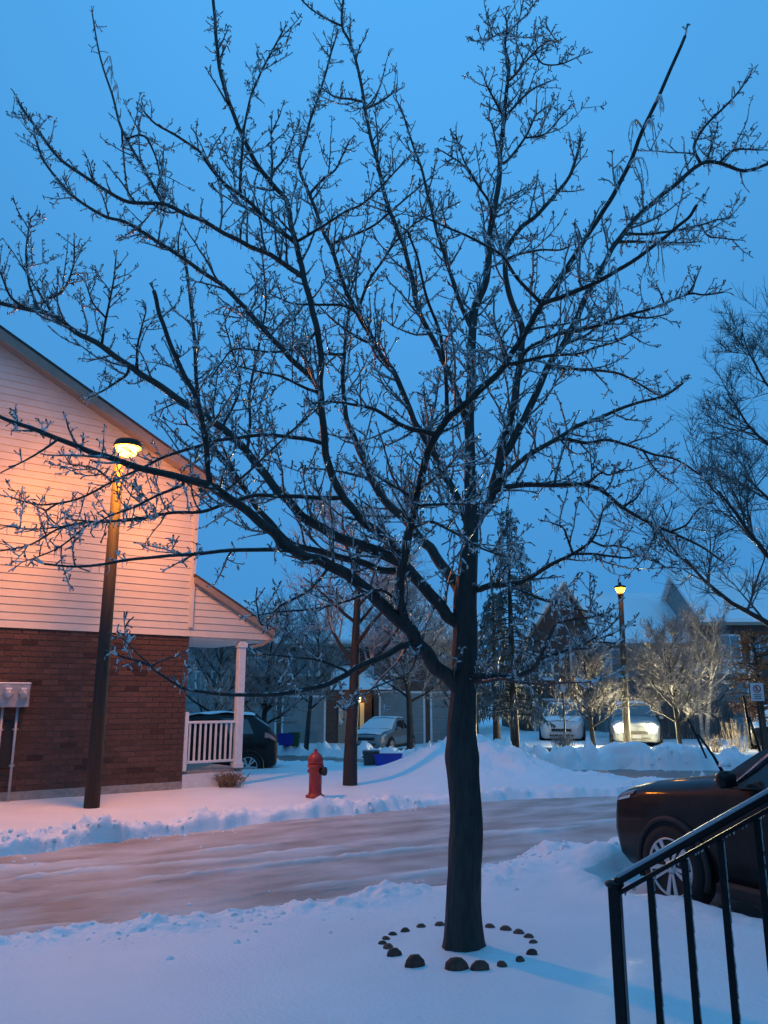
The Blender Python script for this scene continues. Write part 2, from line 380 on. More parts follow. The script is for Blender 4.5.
polar_sheet('lane', road_z, M_SLUSH, lambda x, y: road_sd(x, y)[0] > -0.35)
polar_sheet('street', lambda x, y: road_z(x, y) - .004, M_WET, lambda x, y: (road_sd(x, y)[1] > -0.5) & (road_sd(x, y)[0] < -.3))

# loose crumbs and clods fallen from the banks onto the road edges
rc = np.random.RandomState(3)
N = 150000
xy = np.stack([rc.uniform(-12, 14, N), rc.uniform(4, 34, N)], -1)
la, stt, drr = road_sd(xy[:, 0], xy[:, 1])
e = np.maximum(la, stt)
pk = np.exp(-np.abs(e + .12) / .22) * (fbm(xy[:, 0] * .8, xy[:, 1] * .8, 3, 91) > .47)
sel = rc.uniform(0, 1, N) < pk * .8
xy = xy[sel]; e = e[sel]
zc = np.maximum(ground_z(xy[:, 0], xy[:, 1]), road_z(xy[:, 0], xy[:, 1]))
cb = MB()
for (x, y), z in zip(xy, zc):
    r = 0.010 + 0.045 * rc.rand() ** 2.5
    a = rc.uniform(0, 6.28); k1, k2, k3 = rc.uniform(.6, 1.2, 3)
    P = [(math.cos(a + t) * r * k, math.sin(a + t) * r * k) for t, k in ((0, k1), (1.3, k2), (2.5, k3), (3.8, k1), (5.0, k2))]
    z = float(z) - r * .55
    vs_ = [(x + p[0], y + p[1], z) for p in P] + [(x + p[0] * .75, y + p[1] * .75, z + r * (.5 + .4 * rc.rand())) for p in P] + [(x, y, z + r * 1.05)]
    cb.add(vs_, [(i, (i + 1) % 5, 5 + (i + 1) % 5, 5 + i) for i in range(5)] + [(5 + i, 5 + (i + 1) % 5, 10) for i in range(5)])
co = link('snow_crumbs', cb.mesh('snow_crumbs', M_SNOW, False)); tag(co, 'loose snow crumbs scattered along the road edges', 'snow', kind='stuff')

# ------------------------------------------------------------------ brick and siding house on the left
random.seed(4)
WC = at_z(181.5, 790, 0.10)                                  # ground point of the wall's near corner
WU = Vector((0.80, 0.60, 0)); WN = Vector((0.60, -0.80, 0))   # along the wall (to the right), out of the wall (to the lane)
def wp(t, z, out=0.0):                                     # t metres along the wall from the corner (left is negative)
    p = WC + WU * t + WN * out; return Vector((p.x, p.y, z))
def on_wall(px, py, out=0.0):
    d = ray(px, py); o = Vector((0, 0, CAM_Z)); q = WC + WN * out
    k = (q - o).dot(WN) / d.dot(WN); p = o + d * k
    return (p - WC).dot(WU), p.z
WMAT = Matrix((WU, WN, Vector((0, 0, 1)))).transposed()    # local x along wall, y outwards
house = thing('brick_house', 'brick and cream siding house with a small corner porch left of the lane', 'house', wp(0, 0))
def hpart(mb, name, m, parent=None, smooth=False):
    par = parent or house
    o = mb.build(name, m, par, smooth)
    base = house.matrix_basis.inverted() if par is house else None
    o.matrix_parent_inverse = Matrix.Translation(-Vector(house.location))
    return o
Z_F = 0.26; Z_B = on_wall(100, 632)[1]                     # top of foundation, top of brick
T_L = -6.4
apex_t, apex_z = None, None
t0, z0 = on_wall(0, 325, 0.32); t1, z1 = on_wall(172, 448, 0.32)
SL = (z1 - z0) / (t1 - t0)                                 # rake slope (falls to the right)
def rake_z(t): return z0 + SL * (t - t0)
TW = 0.0                                                   # the wall's right end
hpart(MB().box(wp((T_L + TW) / 2, Z_F / 2 - .2, -.13), (TW - T_L, .22, Z_F + .4), WMAT), 'foundation', M_FOUND)
hpart(MB().box(wp((T_L + TW) / 2, (Z_F + Z_B) / 2, -.132), (TW - T_L - .006, .2, Z_B - Z_F), WMAT), 'mortar_bed', M_MORTAR)
# bricks: each its own piece, the 300 that show largest as parts
BL, BH = 0.275, 0.098
brick_me = MB().box((0, 0, 0), (BL - .012, .05, BH - .012), None, .004).mesh('brick', M_BRICK)
brickd_me = MB().box((0, 0, 0), (BL - .012, .05, BH - .012), None, .004).mesh('brick', M_BRICKD)
half_me = MB().box((0, 0, 0), (BL / 2 - .012, .05, BH - .012), None, .004).mesh('brick', M_BRICK)
spots = []
nrow = int((Z_B - Z_F) / BH)
BHH = (Z_B - Z_F) / nrow
for r in range(nrow):
    z = Z_F + (r + .5) * BHH
    off = 0 if r % 2 == 0 else BL / 2
    k = 0
    if r % 2: spots.append((TW - BL / 4, z, 'h'))
    t = TW - off - BL / 2
    while t > T_L + BL / 2:
        spots.append((t, z, 'd' if random.random() < .055 else 'b')); t -= BL
def shows(s):
    p = wp(s[0], s[1]); d = depth_of(p); px = 384 + F_PX * p.x / d
    return (px > -6, -d)
spots.sort(key=shows, reverse=True)
rest = MB()
for i, (t, z, kind) in enumerate(spots):
    p = wp(t, z, -.040 + random.uniform(-.002, .003))
    if i < 300:
        o = link('brick', {'b': brick_me, 'd': brickd_me, 'h': half_me}[kind], house)
        o.matrix_parent_inverse = Matrix.Translation(-Vector(house.location))
        o.matrix_basis = Matrix.Translation(p) @ WMAT.to_4x4()
    else:
        rest.box(p, ((BL if kind != 'h' else BL / 2) - .012, .05, BH - .012), WMAT)
ro = hpart(rest, 'brick_field', M_BRICK); ro['kind'] = 'stuff'
# siding boards
EXP = 0.138
zt = Z_B + .002
def siding_board(z, ta, tb, tb_top):
    h = EXP - .004
    poly = [wp(ta, z, .022), wp(tb, z, .022), wp(tb_top, z + h, .006), wp(ta, z + h, .006)]
    back = [wp(ta, z, -.10), wp(tb, z, -.10), wp(tb_top, z + h, -.10), wp(ta, z + h, -.10)]
    mb = MB(); mb.add([tuple(p) for p in poly + back], [(0, 1, 2, 3), (7, 6, 5, 4), (0, 4, 5, 1), (1, 5, 6, 2), (2, 6, 7, 3), (3, 7, 4, 0)])
    return mb
pt0, pz0 = on_wall(193, 583); pt1, pz1 = on_wall(267, 633)  # porch gable slope
PSL = (pz1 - pz0) / (pt1 - pt0)
T_TIP = pt1
zp = Z_B - .03
z = Z_B
while z < rake_z(T_L):
    tw = TW
    t_r = min(tw, T_L + 40)
    lim = lambda zz: min(tw, t0 + (zz - .16 - z0) / SL)
    if lim(z + EXP) <= T_L: break
    hpart(siding_board(z, T_L, lim(z), lim(z + EXP)), 'siding_board', M_SIDING)
    z += EXP
# porch gable boards beyond the corner
z = Z_B
while z < pz0:
    lp = lambda zz: max(0.005, pt0 + (zz - pz0) / PSL)
    if lp(z) < .06: break
    mb = siding_board(z, 0.004, lp(z), lp(z + EXP)); hpart(mb, 'siding_board', M_SIDING)
    z += EXP
# rake overhang and roof
def slab(name, m, ta, za, tb, zb, out0, out1, th):
    mb = MB()
    poly = [wp(ta, za, out0), wp(tb, zb, out0), wp(tb, zb - th, out0), wp(ta, za - th, out0)]
    mb.prism(poly, WN * (out1 - out0)); return hpart(mb, name, m)
ts = T_L - .5; te = t0 + (on_wall(200, 470, .32)[1] - z0) / SL + .28
slab('roof', M_ROOF, ts, rake_z(ts), te, rake_z(te), .34, -9, .06)
slab('rake_board', M_TRIM, ts, rake_z(ts) - .061, te, rake_z(te) - .061, .335, .31, .19)
slab('soffit', M_TRIM, ts, rake_z(ts) - .20, te - .05, rake_z(te - .05) - .20, .309, -.02, .02)
hpart(MB().box(wp(te + .06, rake_z(te) - .10, -4.2), (.12, 8.8, .12), WMAT), 'gutter', M_TRIM)
hpart(MB().box(wp(te - .16, rake_z(te) - .30, -4.3), (.34, 8.5, .02), WMAT), 'soffit', M_TRIM)
hpart(MB().box(wp(-.02, (Z_B + rake_z(0)) / 2 - .1, .03), (.09, .05, rake_z(0) - Z_B - .55), WMAT), 'corner_trim', M_SIDING)
hpart(MB().box(wp((T_L) / 2, Z_B / 2 + 1.4, -4.5), (abs(T_L) - .3, 8.6, Z_B + 2.6), WMAT), 'wall', M_HSIDE)
# porch: roof, soffit, beam, column, rail, floor skirt, gutter and spout
PD = 2.6
o_roof = slab('porch_roof', M_ROOF, -.02, pz0 + .10 + PSL * -.02 - 0 + .06, T_TIP + .12, pz0 + PSL * (T_TIP + .12 - pt0) + .16, .16, -PD, .05)
slab('rake_board', M_TRIM, 0.0, pz0 + PSL * (0 - pt0) + .108, T_TIP + .10, pz0 + PSL * (T_TIP + .10 - pt0) + .108, .155, .03, .13)
hpart(MB().box(wp(T_TIP / 2 + .02, Z_B - .02, -PD / 2 - .05), (T_TIP, PD, .03), WMAT), 'porch_soffit', M_WHITE)
hpart(MB().box(wp(T_TIP + .13, pz1 + .10, -PD / 2 + .06), (.11, PD + .1, .10), WMAT), 'gutter', M_TRIM)
sp = [wp(T_TIP + .13, pz1 + .04, .02), wp(T_TIP + .10, pz1 - .14, .02), wp(T_TIP - .12, pz1 - .26, .02), wp(T_TIP - .38, pz1 - .32, .02)]
hpart(MB().tube(sp, .035, 6), 'downspout', M_TRIM)
ct, _ = on_wall(238, 780)
colw = .15
hpart(MB().box(wp(ct, (Z_B + .45) / 2 - .02, -.08), (colw, colw, Z_B - .45 - .06), WMAT, .008), 'porch_column', M_WHITE)
hpart(MB().box(wp(ct, Z_B - .13, -.08), (colw + .05, colw + .05, .10), WMAT, .008), 'column_capital', M_WHITE)
hpart(MB().box(wp(ct, .50, -.08), (colw + .05, colw + .05, .10), WMAT, .008), 'column_base', M_WHITE)
hpart(MB().box(wp(ct / 2 + .06, .17, -.06), (ct + .10, .08, .42), WMAT), 'porch_skirt', M_WHITE)
hpart(MB().box(wp(ct / 2 + .06, .41, -1.26), (ct + .16, 2.3, .06), WMAT), 'porch_floor', M_FOUND)
rz_top, rz_bot = 1.36, .60
pr = hpart(MB().box(wp(ct / 2, rz_top, -.08), (ct - colw, .07, .05), WMAT, .006), 'porch_rail', M_WHITE)
hpart(MB().box(wp(ct / 2, rz_bot, -.08), (ct - colw, .05, .05), WMAT, .006), 'porch_rail', M_WHITE)
hpart(MB().box(wp(.05, 1.0, -.08), (.085, .085, 1.12), WMAT, .006), 'rail_post', M_WHITE)
for k in range(9):
    hpart(MB().box(wp(.14 + (ct - .30) * k / 8, (rz_top + rz_bot) / 2, -.08), (.034, .034, rz_top - rz_bot - .05), WMAT), 'baluster', M_WHITE)
# electricity meter cabinet on the wall
mt, mz = on_wall(-4, 697, .1)
meter = thing('meter_cabinet', 'grey twin electricity meter cabinet with snow cap on the brick wall', 'meter', wp(mt, .2, .02))
def mpart(mb, name, m, parent=meter, smooth=False):
    o = mb.build(name, m, parent, smooth); o.matrix_parent_inverse = Matrix.Translation(-Vector(meter.location)); return o
tR, zT = on_wall(31, 684, .18); _, zBt = on_wall(31, 707, .18)
tL = tR - 1.15
mpart(MB().box(wp((tL + tR) / 2, (zT + zBt) / 2, .10), (tR - tL, .18, zT - zBt), WMAT, .012), 'cabinet', M_METER)
mpart(MB().box(wp((tL + tR) / 2, zT + .013, .10), (tR - tL + .02, .20, .026), WMAT, .012), 'snow_cap', M_SNOW, smooth=True)
for k in range(2):
    c = wp(tR - .11 - k * .25, (zT + zBt) / 2 + .02, .19)
    M_ = WMAT @ Rx(-math.pi / 2)
    g = mpart(MB().lathe([(.085, 0), (.085, .03), (.07, .05), (.065, .11), (.03, .13)], 16, c, M_), 'meter_dial', M_METER, smooth=True)
    mpart(MB().box(wp(tR - .11 - k * .25, (zT + zBt) / 2 + .115, .20), (.10, .04, .03), WMAT), 'snow_cap', M_SNOW)
    mpart(MB().tube([wp(tR - .16 - k * .24, zBt + .01, .09), wp(tR - .16 - k * .24, .0, .09)], .024, 8), 'conduit', M_METER, smooth=True)
    for zz in (.7, 1.3): mpart(MB().box(wp(tR - .16 - k * .24, zz, .07), (.09, .06, .025), WMAT), 'conduit_clip', M_METER)
mpart(MB().box(wp(tR - .29, 1.05, .03), (.22, .05, .75), WMAT), 'backing_panel', M_PLASTIC)

# ------------------------------------------------------------------ street lamps
def street_lamp(base, h, label, r0, r1, arm, glass, lean=(0, 0)):
    root = thing('street_lamp', label, 'street lamp', base, 0, 'post lamps with amber lights')
    top = Vector((lean[0], lean[1], h))
    MB().tube([(0, 0, -.3), tuple(top * .5), tuple(top)], [r0, (r0 + r1) / 2, r1], 12).build('post', M_POST, root, True)
    c = top + Vector((arm[0], arm[1], 0.10))
    if Vector(arm).length > .05:
        MB().tube([tuple(top - Vector((0, 0, .10))), tuple(top + Vector((arm[0] * .3, arm[1] * .3, .20))), tuple(c + Vector((0, 0, .150)))], .030, 8).build('bracket_arm', M_POST, root, True)
    else:
        MB().lathe([(r1 + .02, -.12), (r1 + .03, 0), (.09, .04)], 12, top).build('collar', M_POST, root, True)
    MB().lathe([(.05, -.17), (.13, -.14), (.18, -.07), (.19, .0), (.18, .10)] if glass is M_SODIUM else [(.06, -.06), (.13, -.03), (.17, .04), (.175, .10)], 10, c + Vector((0, 0, .02)), caps=True).build('glowing_globe', glass, root, True)
    hd = MB().lathe([(.235, .012), (.24, .008), (.235, .06), (.20, .13), (.06, .155)] if glass is M_SODIUM else [(.20, .125), (.23, .13), (.20, .20), (.08, .24)], 14, c).build('hood', M_POST, root, True)
    cap = MB().lathe([(.04, .150), (.045, .155), (.04, .175), (.02, .18)] if glass is M_SODIUM else [(.05, .235), (.055, .25), (.055, .33), (.02, .36)], 10, c).build('cap', M_POST, root, True)
    return root
lb = at_z(91.5, 808, gz(-4.9, 13.4))
LD = lb.y
p_top = at_y(119, 459, LD - .02)
arm1 = WN * 0.40
street_lamp(lb, p_top.z - lb.z, 'lit street lamp on a dark post in front of the brick house', .128, .085, (arm1.x, arm1.y), M_SODIUM, (p_top.x - lb.x, 0))
l2 = at_y(627, 742, 30.0); l2z = gz(l2.x, l2.y)
t2 = at_y(620.5, 594, 30.0)
street_lamp((l2.x, l2.y, l2z), t2.z - l2z, 'lit street lamp on a tall post above the headlights', .13, .09, (0, 0), M_SODIUM2, (t2.x - l2.x, 0))

# ------------------------------------------------------------------ fire hydrant
hb = at_z(315, 797, gz(-1.35, 16.2))
hyd = thing('fire_hydrant', 'dull red fire hydrant standing in the snow past the lane', 'hydrant', hb)
MB().lathe([(.17, -.05), (.17, .03), (.135, .04), (.115, .08), (.115, .50), (.15, .51), (.15, .545), (.125, .555)], 16).build('barrel', M_RED, hyd, True)
bon = MB().lathe([(.14, .556), (.135, .64), (.11, .71), (.06, .75), (.05, .76)], 16).build('bonnet', M_RED, hyd, True)
MB().lathe([(.03, .755), (.03, .81), (.02, .82)], 6).build('operating_nut', M_RED, bon)
for a, r, ln in ((-.35, .075, .20), (math.pi - .2, .04, .13)):
    M_ = Rz(a) @ Ry(math.pi / 2)
    nz = MB().lathe([(r * .8, .08), (r * .8, ln - .05), (r, ln - .05), (r, ln), (r * .4, ln + .02)], 12, (0, 0, .44), M_).build('outlet_cap', M_RED if a > -.3 or a < -1 else M_PLASTIC, hyd, True)

# ------------------------------------------------------------------ ring of stones round the tree
stone_px = [(388, 944, 7), (394, 951, 8), (414.5, 959, 12), (457, 962, 12.5), (480, 964, 10), (502, 963, 6), (520, 958, 5.5), (532, 951, 6), (533, 940, 5),
            (529, 934, 6), (519, 929.5, 7), (506, 926, 7), (490, 924, 6), (440, 922, 6), (421, 924, 5.5), (405, 928, 6), (393, 932, 5), (386, 936.5, 5), (382.5, 941, 5)]
names = ['largest smooth brown stone in the ring, right below the trunk', 'second largest round stone, left of the gap in the tree ring']
for k, (sx, sy, sr) in enumerate(stone_px):
    g = 0.13
    for _ in range(3):
        p = at_z(sx, sy + sr * .55, g); g = gz(p.x, p.y)
    p = at_z(sx, sy + sr * .55, g)
    r = sr * .92 * depth_of(p) / F_PX
    mb = MB(); rng = random.Random(k)
    nu, nv = 10, 6; ph = [rng.uniform(0, 6) for _ in range(4)]
    vs_ = []; fs = []
    for a in range(nv + 1):
        for b in range(nu):
            th = math.pi * a / nv; f = 2 * math.pi * b / nu
            rr = r * (1 + math.sin(th) * (.10 * math.sin(2 * f + ph[0]) + .08 * math.sin(3 * f + ph[1] + th * 2)))
            vs_.append((rr * math.sin(th) * math.cos(f), rr * .85 * math.sin(th) * math.sin(f), rr * .95 * math.cos(th)))
    for a in range(nv):
        for b in range(nu):
            b2 = (b + 1) % nu; fs.append((a * nu + b, (a + 1) * nu + b, (a + 1) * nu + b2, a * nu + b2))
    mb.add(vs_, fs)
    o = mb.build('garden_stone', M_STONE, None, True); o.location = (p.x, p.y, g + r * (.0 if sy > 948 else -.28))
    side = 'front' if sy > 940 else 'back'
    lab = {2: 'second largest brown stone in the tree ring, just left of its front gap', 3: 'largest brown stone in the tree ring, in front of the trunk',
           4: 'brown stone touching the right side of the largest ring stone', 1: 'brown stone left of the second largest ring stone',
           0: 'brown stone third left of the front gap in the tree ring', 5: 'small flat stone second right of the largest ring stone',
           6: 'small flat stone third right of the largest ring stone', 7: 'lone brown stone at the right end of the tree ring',
           8: 'small stone with a bit of ice at the right bend of the tree ring', 9: 'brown stone first behind the right bend of the tree ring',
           10: 'brown stone second behind the right bend of the tree ring', 11: 'brown stone behind right of the trunk in the tree ring',
           12: 'stone half hidden behind the right side of the trunk', 13: 'stone half hidden behind the left side of the trunk',
           14: 'low stone second from the left side of the trunk at the back', 15: 'low stone third from the left side of the trunk at the back',
           16: 'small stone fourth from the left side of the trunk at the back', 17: 'small stone at the left bend of the tree ring, upper one',
           18: 'leftmost small stone of the ring round the tree'}[k]
    tag(o, lab, 'stone', 'stones in a ring round the tree')

# ------------------------------------------------------------------ the ice-coated tree
random.seed(11)
tb_z = gz(0.55, 6.1)
TB = at_z(464, 947, tb_z); D0 = TB.y
# name, parent, how far (m) the tip lies behind (+) or before (-) the trunk, radius px start/end, pixel path
BR = [
 ('trunk', None, 0.0, None, None, [(464,952,21.5),(463.5,938,19.2),(463,900,17.4),(465,850,16.3),(466,816,16),(463,775,16.2),(462,757,17.2),(462,742,15.2),(462,728,14),(464,690,12.6),(466,640,12.2),(465.5,600,11.6),(468,570,9.2),(470,540,8.3),(471,512,6.6),(470,478,5.6),(470,452,5.2),(469,415,4.7),(471.5,377,4.5),(471.5,346,4.2),(475,309,3.8),(486,281,3.5),(490,239,3.1),(492,221,2.9),(499,182,2.5),(500,156,2.2),(504,117,2.0),(507,86,1.8),(509,65,1.5),(505,47,1.2),(507,26,1.0),(505,16,.8)]),
 ('A1','trunk', 0.9, 6.5, 1.5, [(475,532),(480,517),(490.6,499),(498.4,465),(506,431),(513,408),(517,382),(521.5,350),(521,325),(509,294),(505,265),(506,250),(520,229),(538,214),(554,196),(569,177),(577,155),(581,136)]),
 ('A2','A1', 0.3, 5.0, 1.8, [(502,458),(506,452),(519,429),(532,403),(548,367),(567,338),(577,317),(590,289),(602,268),(612,249),(623,234),(638,216),(656,200),(672,187),(701,164),(719,163),(745,171),(770,163)]),
 ('A2a','A2', 0.1, 2.0, .9, [(701,164),(694,148),(702,130),(716,115),(735,96),(751,74)]),
 ('A2b','A2', 0.5, 1.7, .8, [(707,164),(714,138),(718,122)]),
 ('A2c','A2', 0.4, 1.8, .8, [(719,160),(735,150),(762,150)]),
 ('D','trunk',-0.9, 9.5, 2.0, [(458,686),(448,678),(432,662),(419,644),(406,626),(390,613),(367,590),(346,574),(325,563),(304,556),(286,546),(273,533),(252,515),(226,496),(210,486),(182,478),(141,468),(104,456),(78,447),(47,434),(16,423),(-22,408)]),
 ('C','D', -1.7, 5.5, 1.8, [(406,626),(401,605),(400,584),(404,560),(412,520),(418,491),(428,452),(446,421),(472,398),(499,372),(517,346),(542,304),(567,268),(582,244),(600,216),(612,197),(628,167),(643,130),(667,78),(685,36)]),
 ('E','trunk', 0.4, 7.6, 2.2, [(462,632),(450,618),(437,602),(419,582),(400,562),(367,548),(330,533),(304,517),(283,496),(265,475),(247,452),(226,431),(210,420),(180,400),(146,377),(130,367),(101.5,346),(75.5,332),(52,315),(26,309),(0,303),(-26,295)]),
 ('Fl','E', 1.1, 4.6, 1.6, [(414,576),(403,572),(382,570),(356,561),(325,553),(291,543),(270,522),(252,501),(236,475),(221,457),(207,436),(198,400),(195,350),(191,305),(184,250)]),
 ('G','E', -0.3, 5.4, 1.7, [(405,566),(394,545),(382,535),(367,525),(351,507),(341,494),(330,470),(325,447),(322,410),(320,387),(321,356),(317,330),(311,304),(304,278),(299,255),(292,229),(286,200),(270,182),(252,156),(239,128),(229,102),(221,75),(217,47),(215,21),(212,-15)]),
 ('G2','G', 0.2, 4.0, 1.5, [(303,276),(296,272),(270,255),(247,245),(226,234),(200,219.5),(187,215),(167,205),(145,203),(122,200),(86,177),(60,159),(34,125),(17,100)]),
 ('G3','G', -0.7, 2.8, 1.1, [(294,240),(291,239),(270,223),(247,200),(226,185),(210,167),(200,152),(180,138),(156,124),(145,113)]),
 ('G4','G3', -0.4, 1.9, 1.0, [(246,199),(240,193),(242,156),(244,130),(249.5,102),(257,81),(270,55),(283,31)]),
 ('H','G', 0.8, 3.8, 1.2, [(321,400),(315,382),(296,364),(281,348),(262.5,328),(244,307),(226,288.5),(200,270),(161,244),(146,234),(125,222),(104,216),(78,200),(60,182),(44,161),(34,135)]),
 ('H2','G2', 0.5, 2.1, .8, [(167,205),(161,200),(141,164),(122,130),(112,94),(100,57),(92,12)]),
 ('H3','H2', 0.7, 1.3, .8, [(122,130),(123,150),(126,180),(128,195)]),
 ('H4','H2', 0.2, 1.5, .8, [(128,140),(144,136),(155,155),(161,180),(164,200)]),
 ('D2','D', -0.8, 3.6, 2.4, [(210,486),(208,470),(205,440),(201,416),(194,393),(180,367),(167,335),(159,312),(154,291)]),
 ('J','trunk', 1.3, 4.6, 1.0, [(467,530),(457,496),(446,478),(436,457),(420,431),(412,416),(398,380),(382,356),(367,330),(354,307),(343,283),(333,252),(322,229),(312,200),(303,180),(299,161),(305,140),(312,115),(322,86),(330,57),(338,30)]),
 ('I','trunk', 1.6, 7.2, 1.4, [(466,600),(457,587),(436,556),(423,541),(402,517),(381,496),(366,465),(355,440),(346,416),(343,380),(345,345),(350,300)]),
 ('K','trunk', 1.0, 3.8, 1.3, [(470,430),(455,388),(445,365),(434,341),(418,309),(413,283),(405,250),(398,232),(390,212),(386,200),(377,161),(369,130),(364,102),(359,73),(350,42),(342,26),(344,-10)]),
 ('K1','K', 0.8, 1.6, .8, [(342,26),(325,18),(310,8),(298,-4)]),
 ('K3','K', 1.2, 1.8, .8, [(366,112),(380,102),(393,93),(402,88)]),
 ('K4','K', 1.1, 1.7, .8, [(364,104),(350,99),(335,97),(322,88)]),
 ('K2','trunk', 0.2, 3.0, 1.0, [(471,332),(468,322),(455,288.5),(447,262.5),(439,239),(429,200),(421,167),(413,146),(405,120),(400,106)]),
 ('L1','trunk', 0.3, 2.0, .8, [(501,160),(507,161),(525,138),(535,117),(546,107)]),
 ('L1b','L1', 0.5, 1.6, .8, [(525,138),(545,134),(558,120),(569,108)]),
 ('L2','trunk', 0.4, 1.8, .8, [(505,116),(507,115),(530,91),(551,81)]),
 ('L3','trunk', -0.4, 1.9, .8, [(508,80),(512,78),(530,57),(546,42),(559,42)]),
 ('L3b','L3', -0.2, 1.5, .7, [(538,54),(543,64),(561,64),(580,56)]),
 ('L4','trunk', 0.1, 1.7, .8, [(503,118),(501,112),(488,88),(483,75)]),
 ('L5','trunk', 0.4, 1.7, .8, [(499,160),(497,148),(492,125),(487,118)]),
 ('L6','trunk', -0.5, 2.0, .8, [(491,228),(490,205),(481,190),(470,174),(462,164),(442,151)]),
 ('L7','L6', -0.6, 1.6, .8, [(474,180),(466,165),(460,150),(456,136)]),
 ('L8','trunk', -0.3, 1.5, .7, [(507,30),(495,36),(485,40),(475,41)]),
 ('L9','trunk', 0.2, 1.5, .7, [(506,34),(515,25),(523,18),(530,12)]),
 ('R1','A1', 0.5, 3.6, 1.3, [(497,488),(500,484),(508,473),(526,457),(557,439),(578,426),(604,416),(630,405),(654,399),(668,394),(683,383)]),
 ('R2','R1', 1.0, 2.8, 1.0, [(552,442),(562,439),(588,443),(609,440),(638,449),(656,455),(677,460),(702,476)]),
 ('R2b','R2', 1.3, 1.3, .8, [(645,452),(654,468),(664,477),(674,484)]),
 ('R3','A1', -0.7, 3.6, 1.1, [(490,501),(500,488.5),(529,485),(560,485),(586,485),(604,492),(622,507),(648,522),(677,535),(700,546),(724,562)]),
 ('R3b','R3', -0.6, 1.8, .8, [(588,485),(601,473),(610,475),(626,468)]),
 ('R3c','R3', -0.4, 1.8, .8, [(622,507),(634,500),(642,490)]),
 ('R3d','R3', -0.8, 1.8, .8, [(648,524),(654,530),(653,540),(643,552)]),
 ('R3e','R3', -0.7, 1.8, .8, [(672,533),(686,525),(694,514),(700,508)]),
 ('R4','trunk', -0.4, 4.4, .9, [(468,594),(482,588),(497,585),(511,584),(526,580),(552,564),(573,554),(591,541),(598,528),(603,509)]),
 ('R4b','R4', -0.6, 2.2, .8, [(573,554),(591,554),(610,556),(625,558),(646,556),(667,568)]),
 ('R4c','R4', -0.3, 2.0, .8, [(591,542),(604,546),(617,546),(632,550),(650,560)]),
 ('R4d','R4', -0.5, 2.0, .8, [(574,553),(568,540),(563,528),(550,522)]),
 ('R4e','R4', -0.9, 2.4, .8, [(511,585),(524,592),(545,600),(565,606),(590,612),(604,617)]),
 ('R5','trunk', -1.2, 4.6, .9, [(468,680),(476,676),(497,677),(521,675),(536,665),(547,644),(554.5,626),(565,621),(585,618),(604,614)]),
 ('R5a','R5', -1.0, 3.0, .8, [(536,663),(544,657),(562,652),(580,646),(598,636),(612,625)]),
 ('R5b','trunk', -1.6, 2.4, .8, [(466,684),(478,682),(500,679),(520,682),(540,684),(560,683),(592,682)]),
 ('R5c','R5a', -1.2, 1.6, .8, [(572,649),(586,648),(600,642),(616,644)]),
 ('LL1','D', -1.3, 4.2, 1.1, [(420,645),(406,645),(400,647),(382,657),(356,668),(341,678),(317,687),(278,694),(236,695),(200,691.5),(182,687.6),(161,674.6),(146,664),(117,655)]),
 ('LL1b','LL1', -1.4, 1.4, .7, [(156,671),(135,651),(122,638)]),
 ('LL1c','LL1', -1.2, 1.5, .8, [(150,667),(163,660),(175,657)]),
 ('LL2','LL1', -1.0, 2.0, .7, [(347,672),(340,668),(317,660),(291,657),(262,654)]),
 ('LL3','LL1', -1.2, 1.7, .7, [(430,662),(410,672),(390,681),(370,690),(350,704)]),
 ('LL4','D', -0.6, 2.2, .8, [(420,640),(400,606),(380,590),(350,600),(320,608),(280,612),(250,616)]),
 ('LL5','D', -1.1, 2.2, .8, [(330,566),(310,590),(280,606),(262,625),(256,600)]),
 ('M1','G', 0.3, 2.6, .9, [(325,448),(322,443),(304,439),(270,435),(236,438),(210,442),(200,446),(169,455),(146,466),(112,482),(78,499),(52,504),(34,504),(10,497)]),
 ('M1b','M1', 0.1, 1.5, .7, [(112,482),(98,470),(84,466),(68,464)]),
 ('M1c','M1', 0.2, 1.8, .8, [(60,503),(46,512),(56,524),(70,530)]),
 ('M2','D', -0.7, 2.0, .8, [(184,479),(182,485),(156,496),(135,507),(112,515),(96,524)]),
 ('M3','G', -0.2, 2.9, .9, [(342,496),(338,498),(304,497),(278,496),(252,496),(226,504),(200,512),(169,513),(135,520),(91,522),(60,528),(31,544.5),(0,551)]),
 ('M3b','M3', 0.0, 1.8, .7, [(80,523),(60,527),(30,529),(-5,524)]),
 ('M3c','M3', -0.4, 1.8, .7, [(91,522),(72,538),(58,548),(40,556),(22,562)]),
 ('M3d','M3', -0.6, 2.2, .9, [(150,517),(130,519),(105,522),(74,520)]),
 ('M4','D', -1.2, 2.8, 1.3, [(293,552),(278,550),(239,550),(200,553.6),(169,556),(135,559),(104,564),(78,566.7),(44,564)]),
 ('M5','D', -1.0, 1.6, .7, [(56,438),(55,442),(26,460),(0,473)]),
 ('M6','E', 0.5, 2.0, .8, [(130,367),(124,377),(104,390),(88,398)]),
 ('M7','E', 0.2, 1.8, .8, [(103,346),(106,318),(113,285),(116,258)]),
 ('M7b','M7', 0.1, 1.3, .7, [(105,317),(93,303),(86,284)]),
 ('M8','E', 0.6, 2.0, .8, [(52,315),(47,300),(56,296),(66,286),(74,262),(74,240)]),
 ('M9','E', 0.3, 1.8, .8, [(44,300),(30,286),(26,255),(30,222),(33,216)]),
 ('M10','E', 0.1, 1.8, .8, [(28,309),(10,296),(2,276),(-3,264)]),
 ('M11','E', 0.1, 1.9, .8, [(138,371),(137,352),(141,330),(146,312)]),
 ('N1','I', 1.0, 2.0, .8, [(345,356),(325,354),(300,350)]),
 ('N2','J', 0.9, 2.0, .8, [(372,338),(367,342),(346,330),(330,317),(320,307)]),
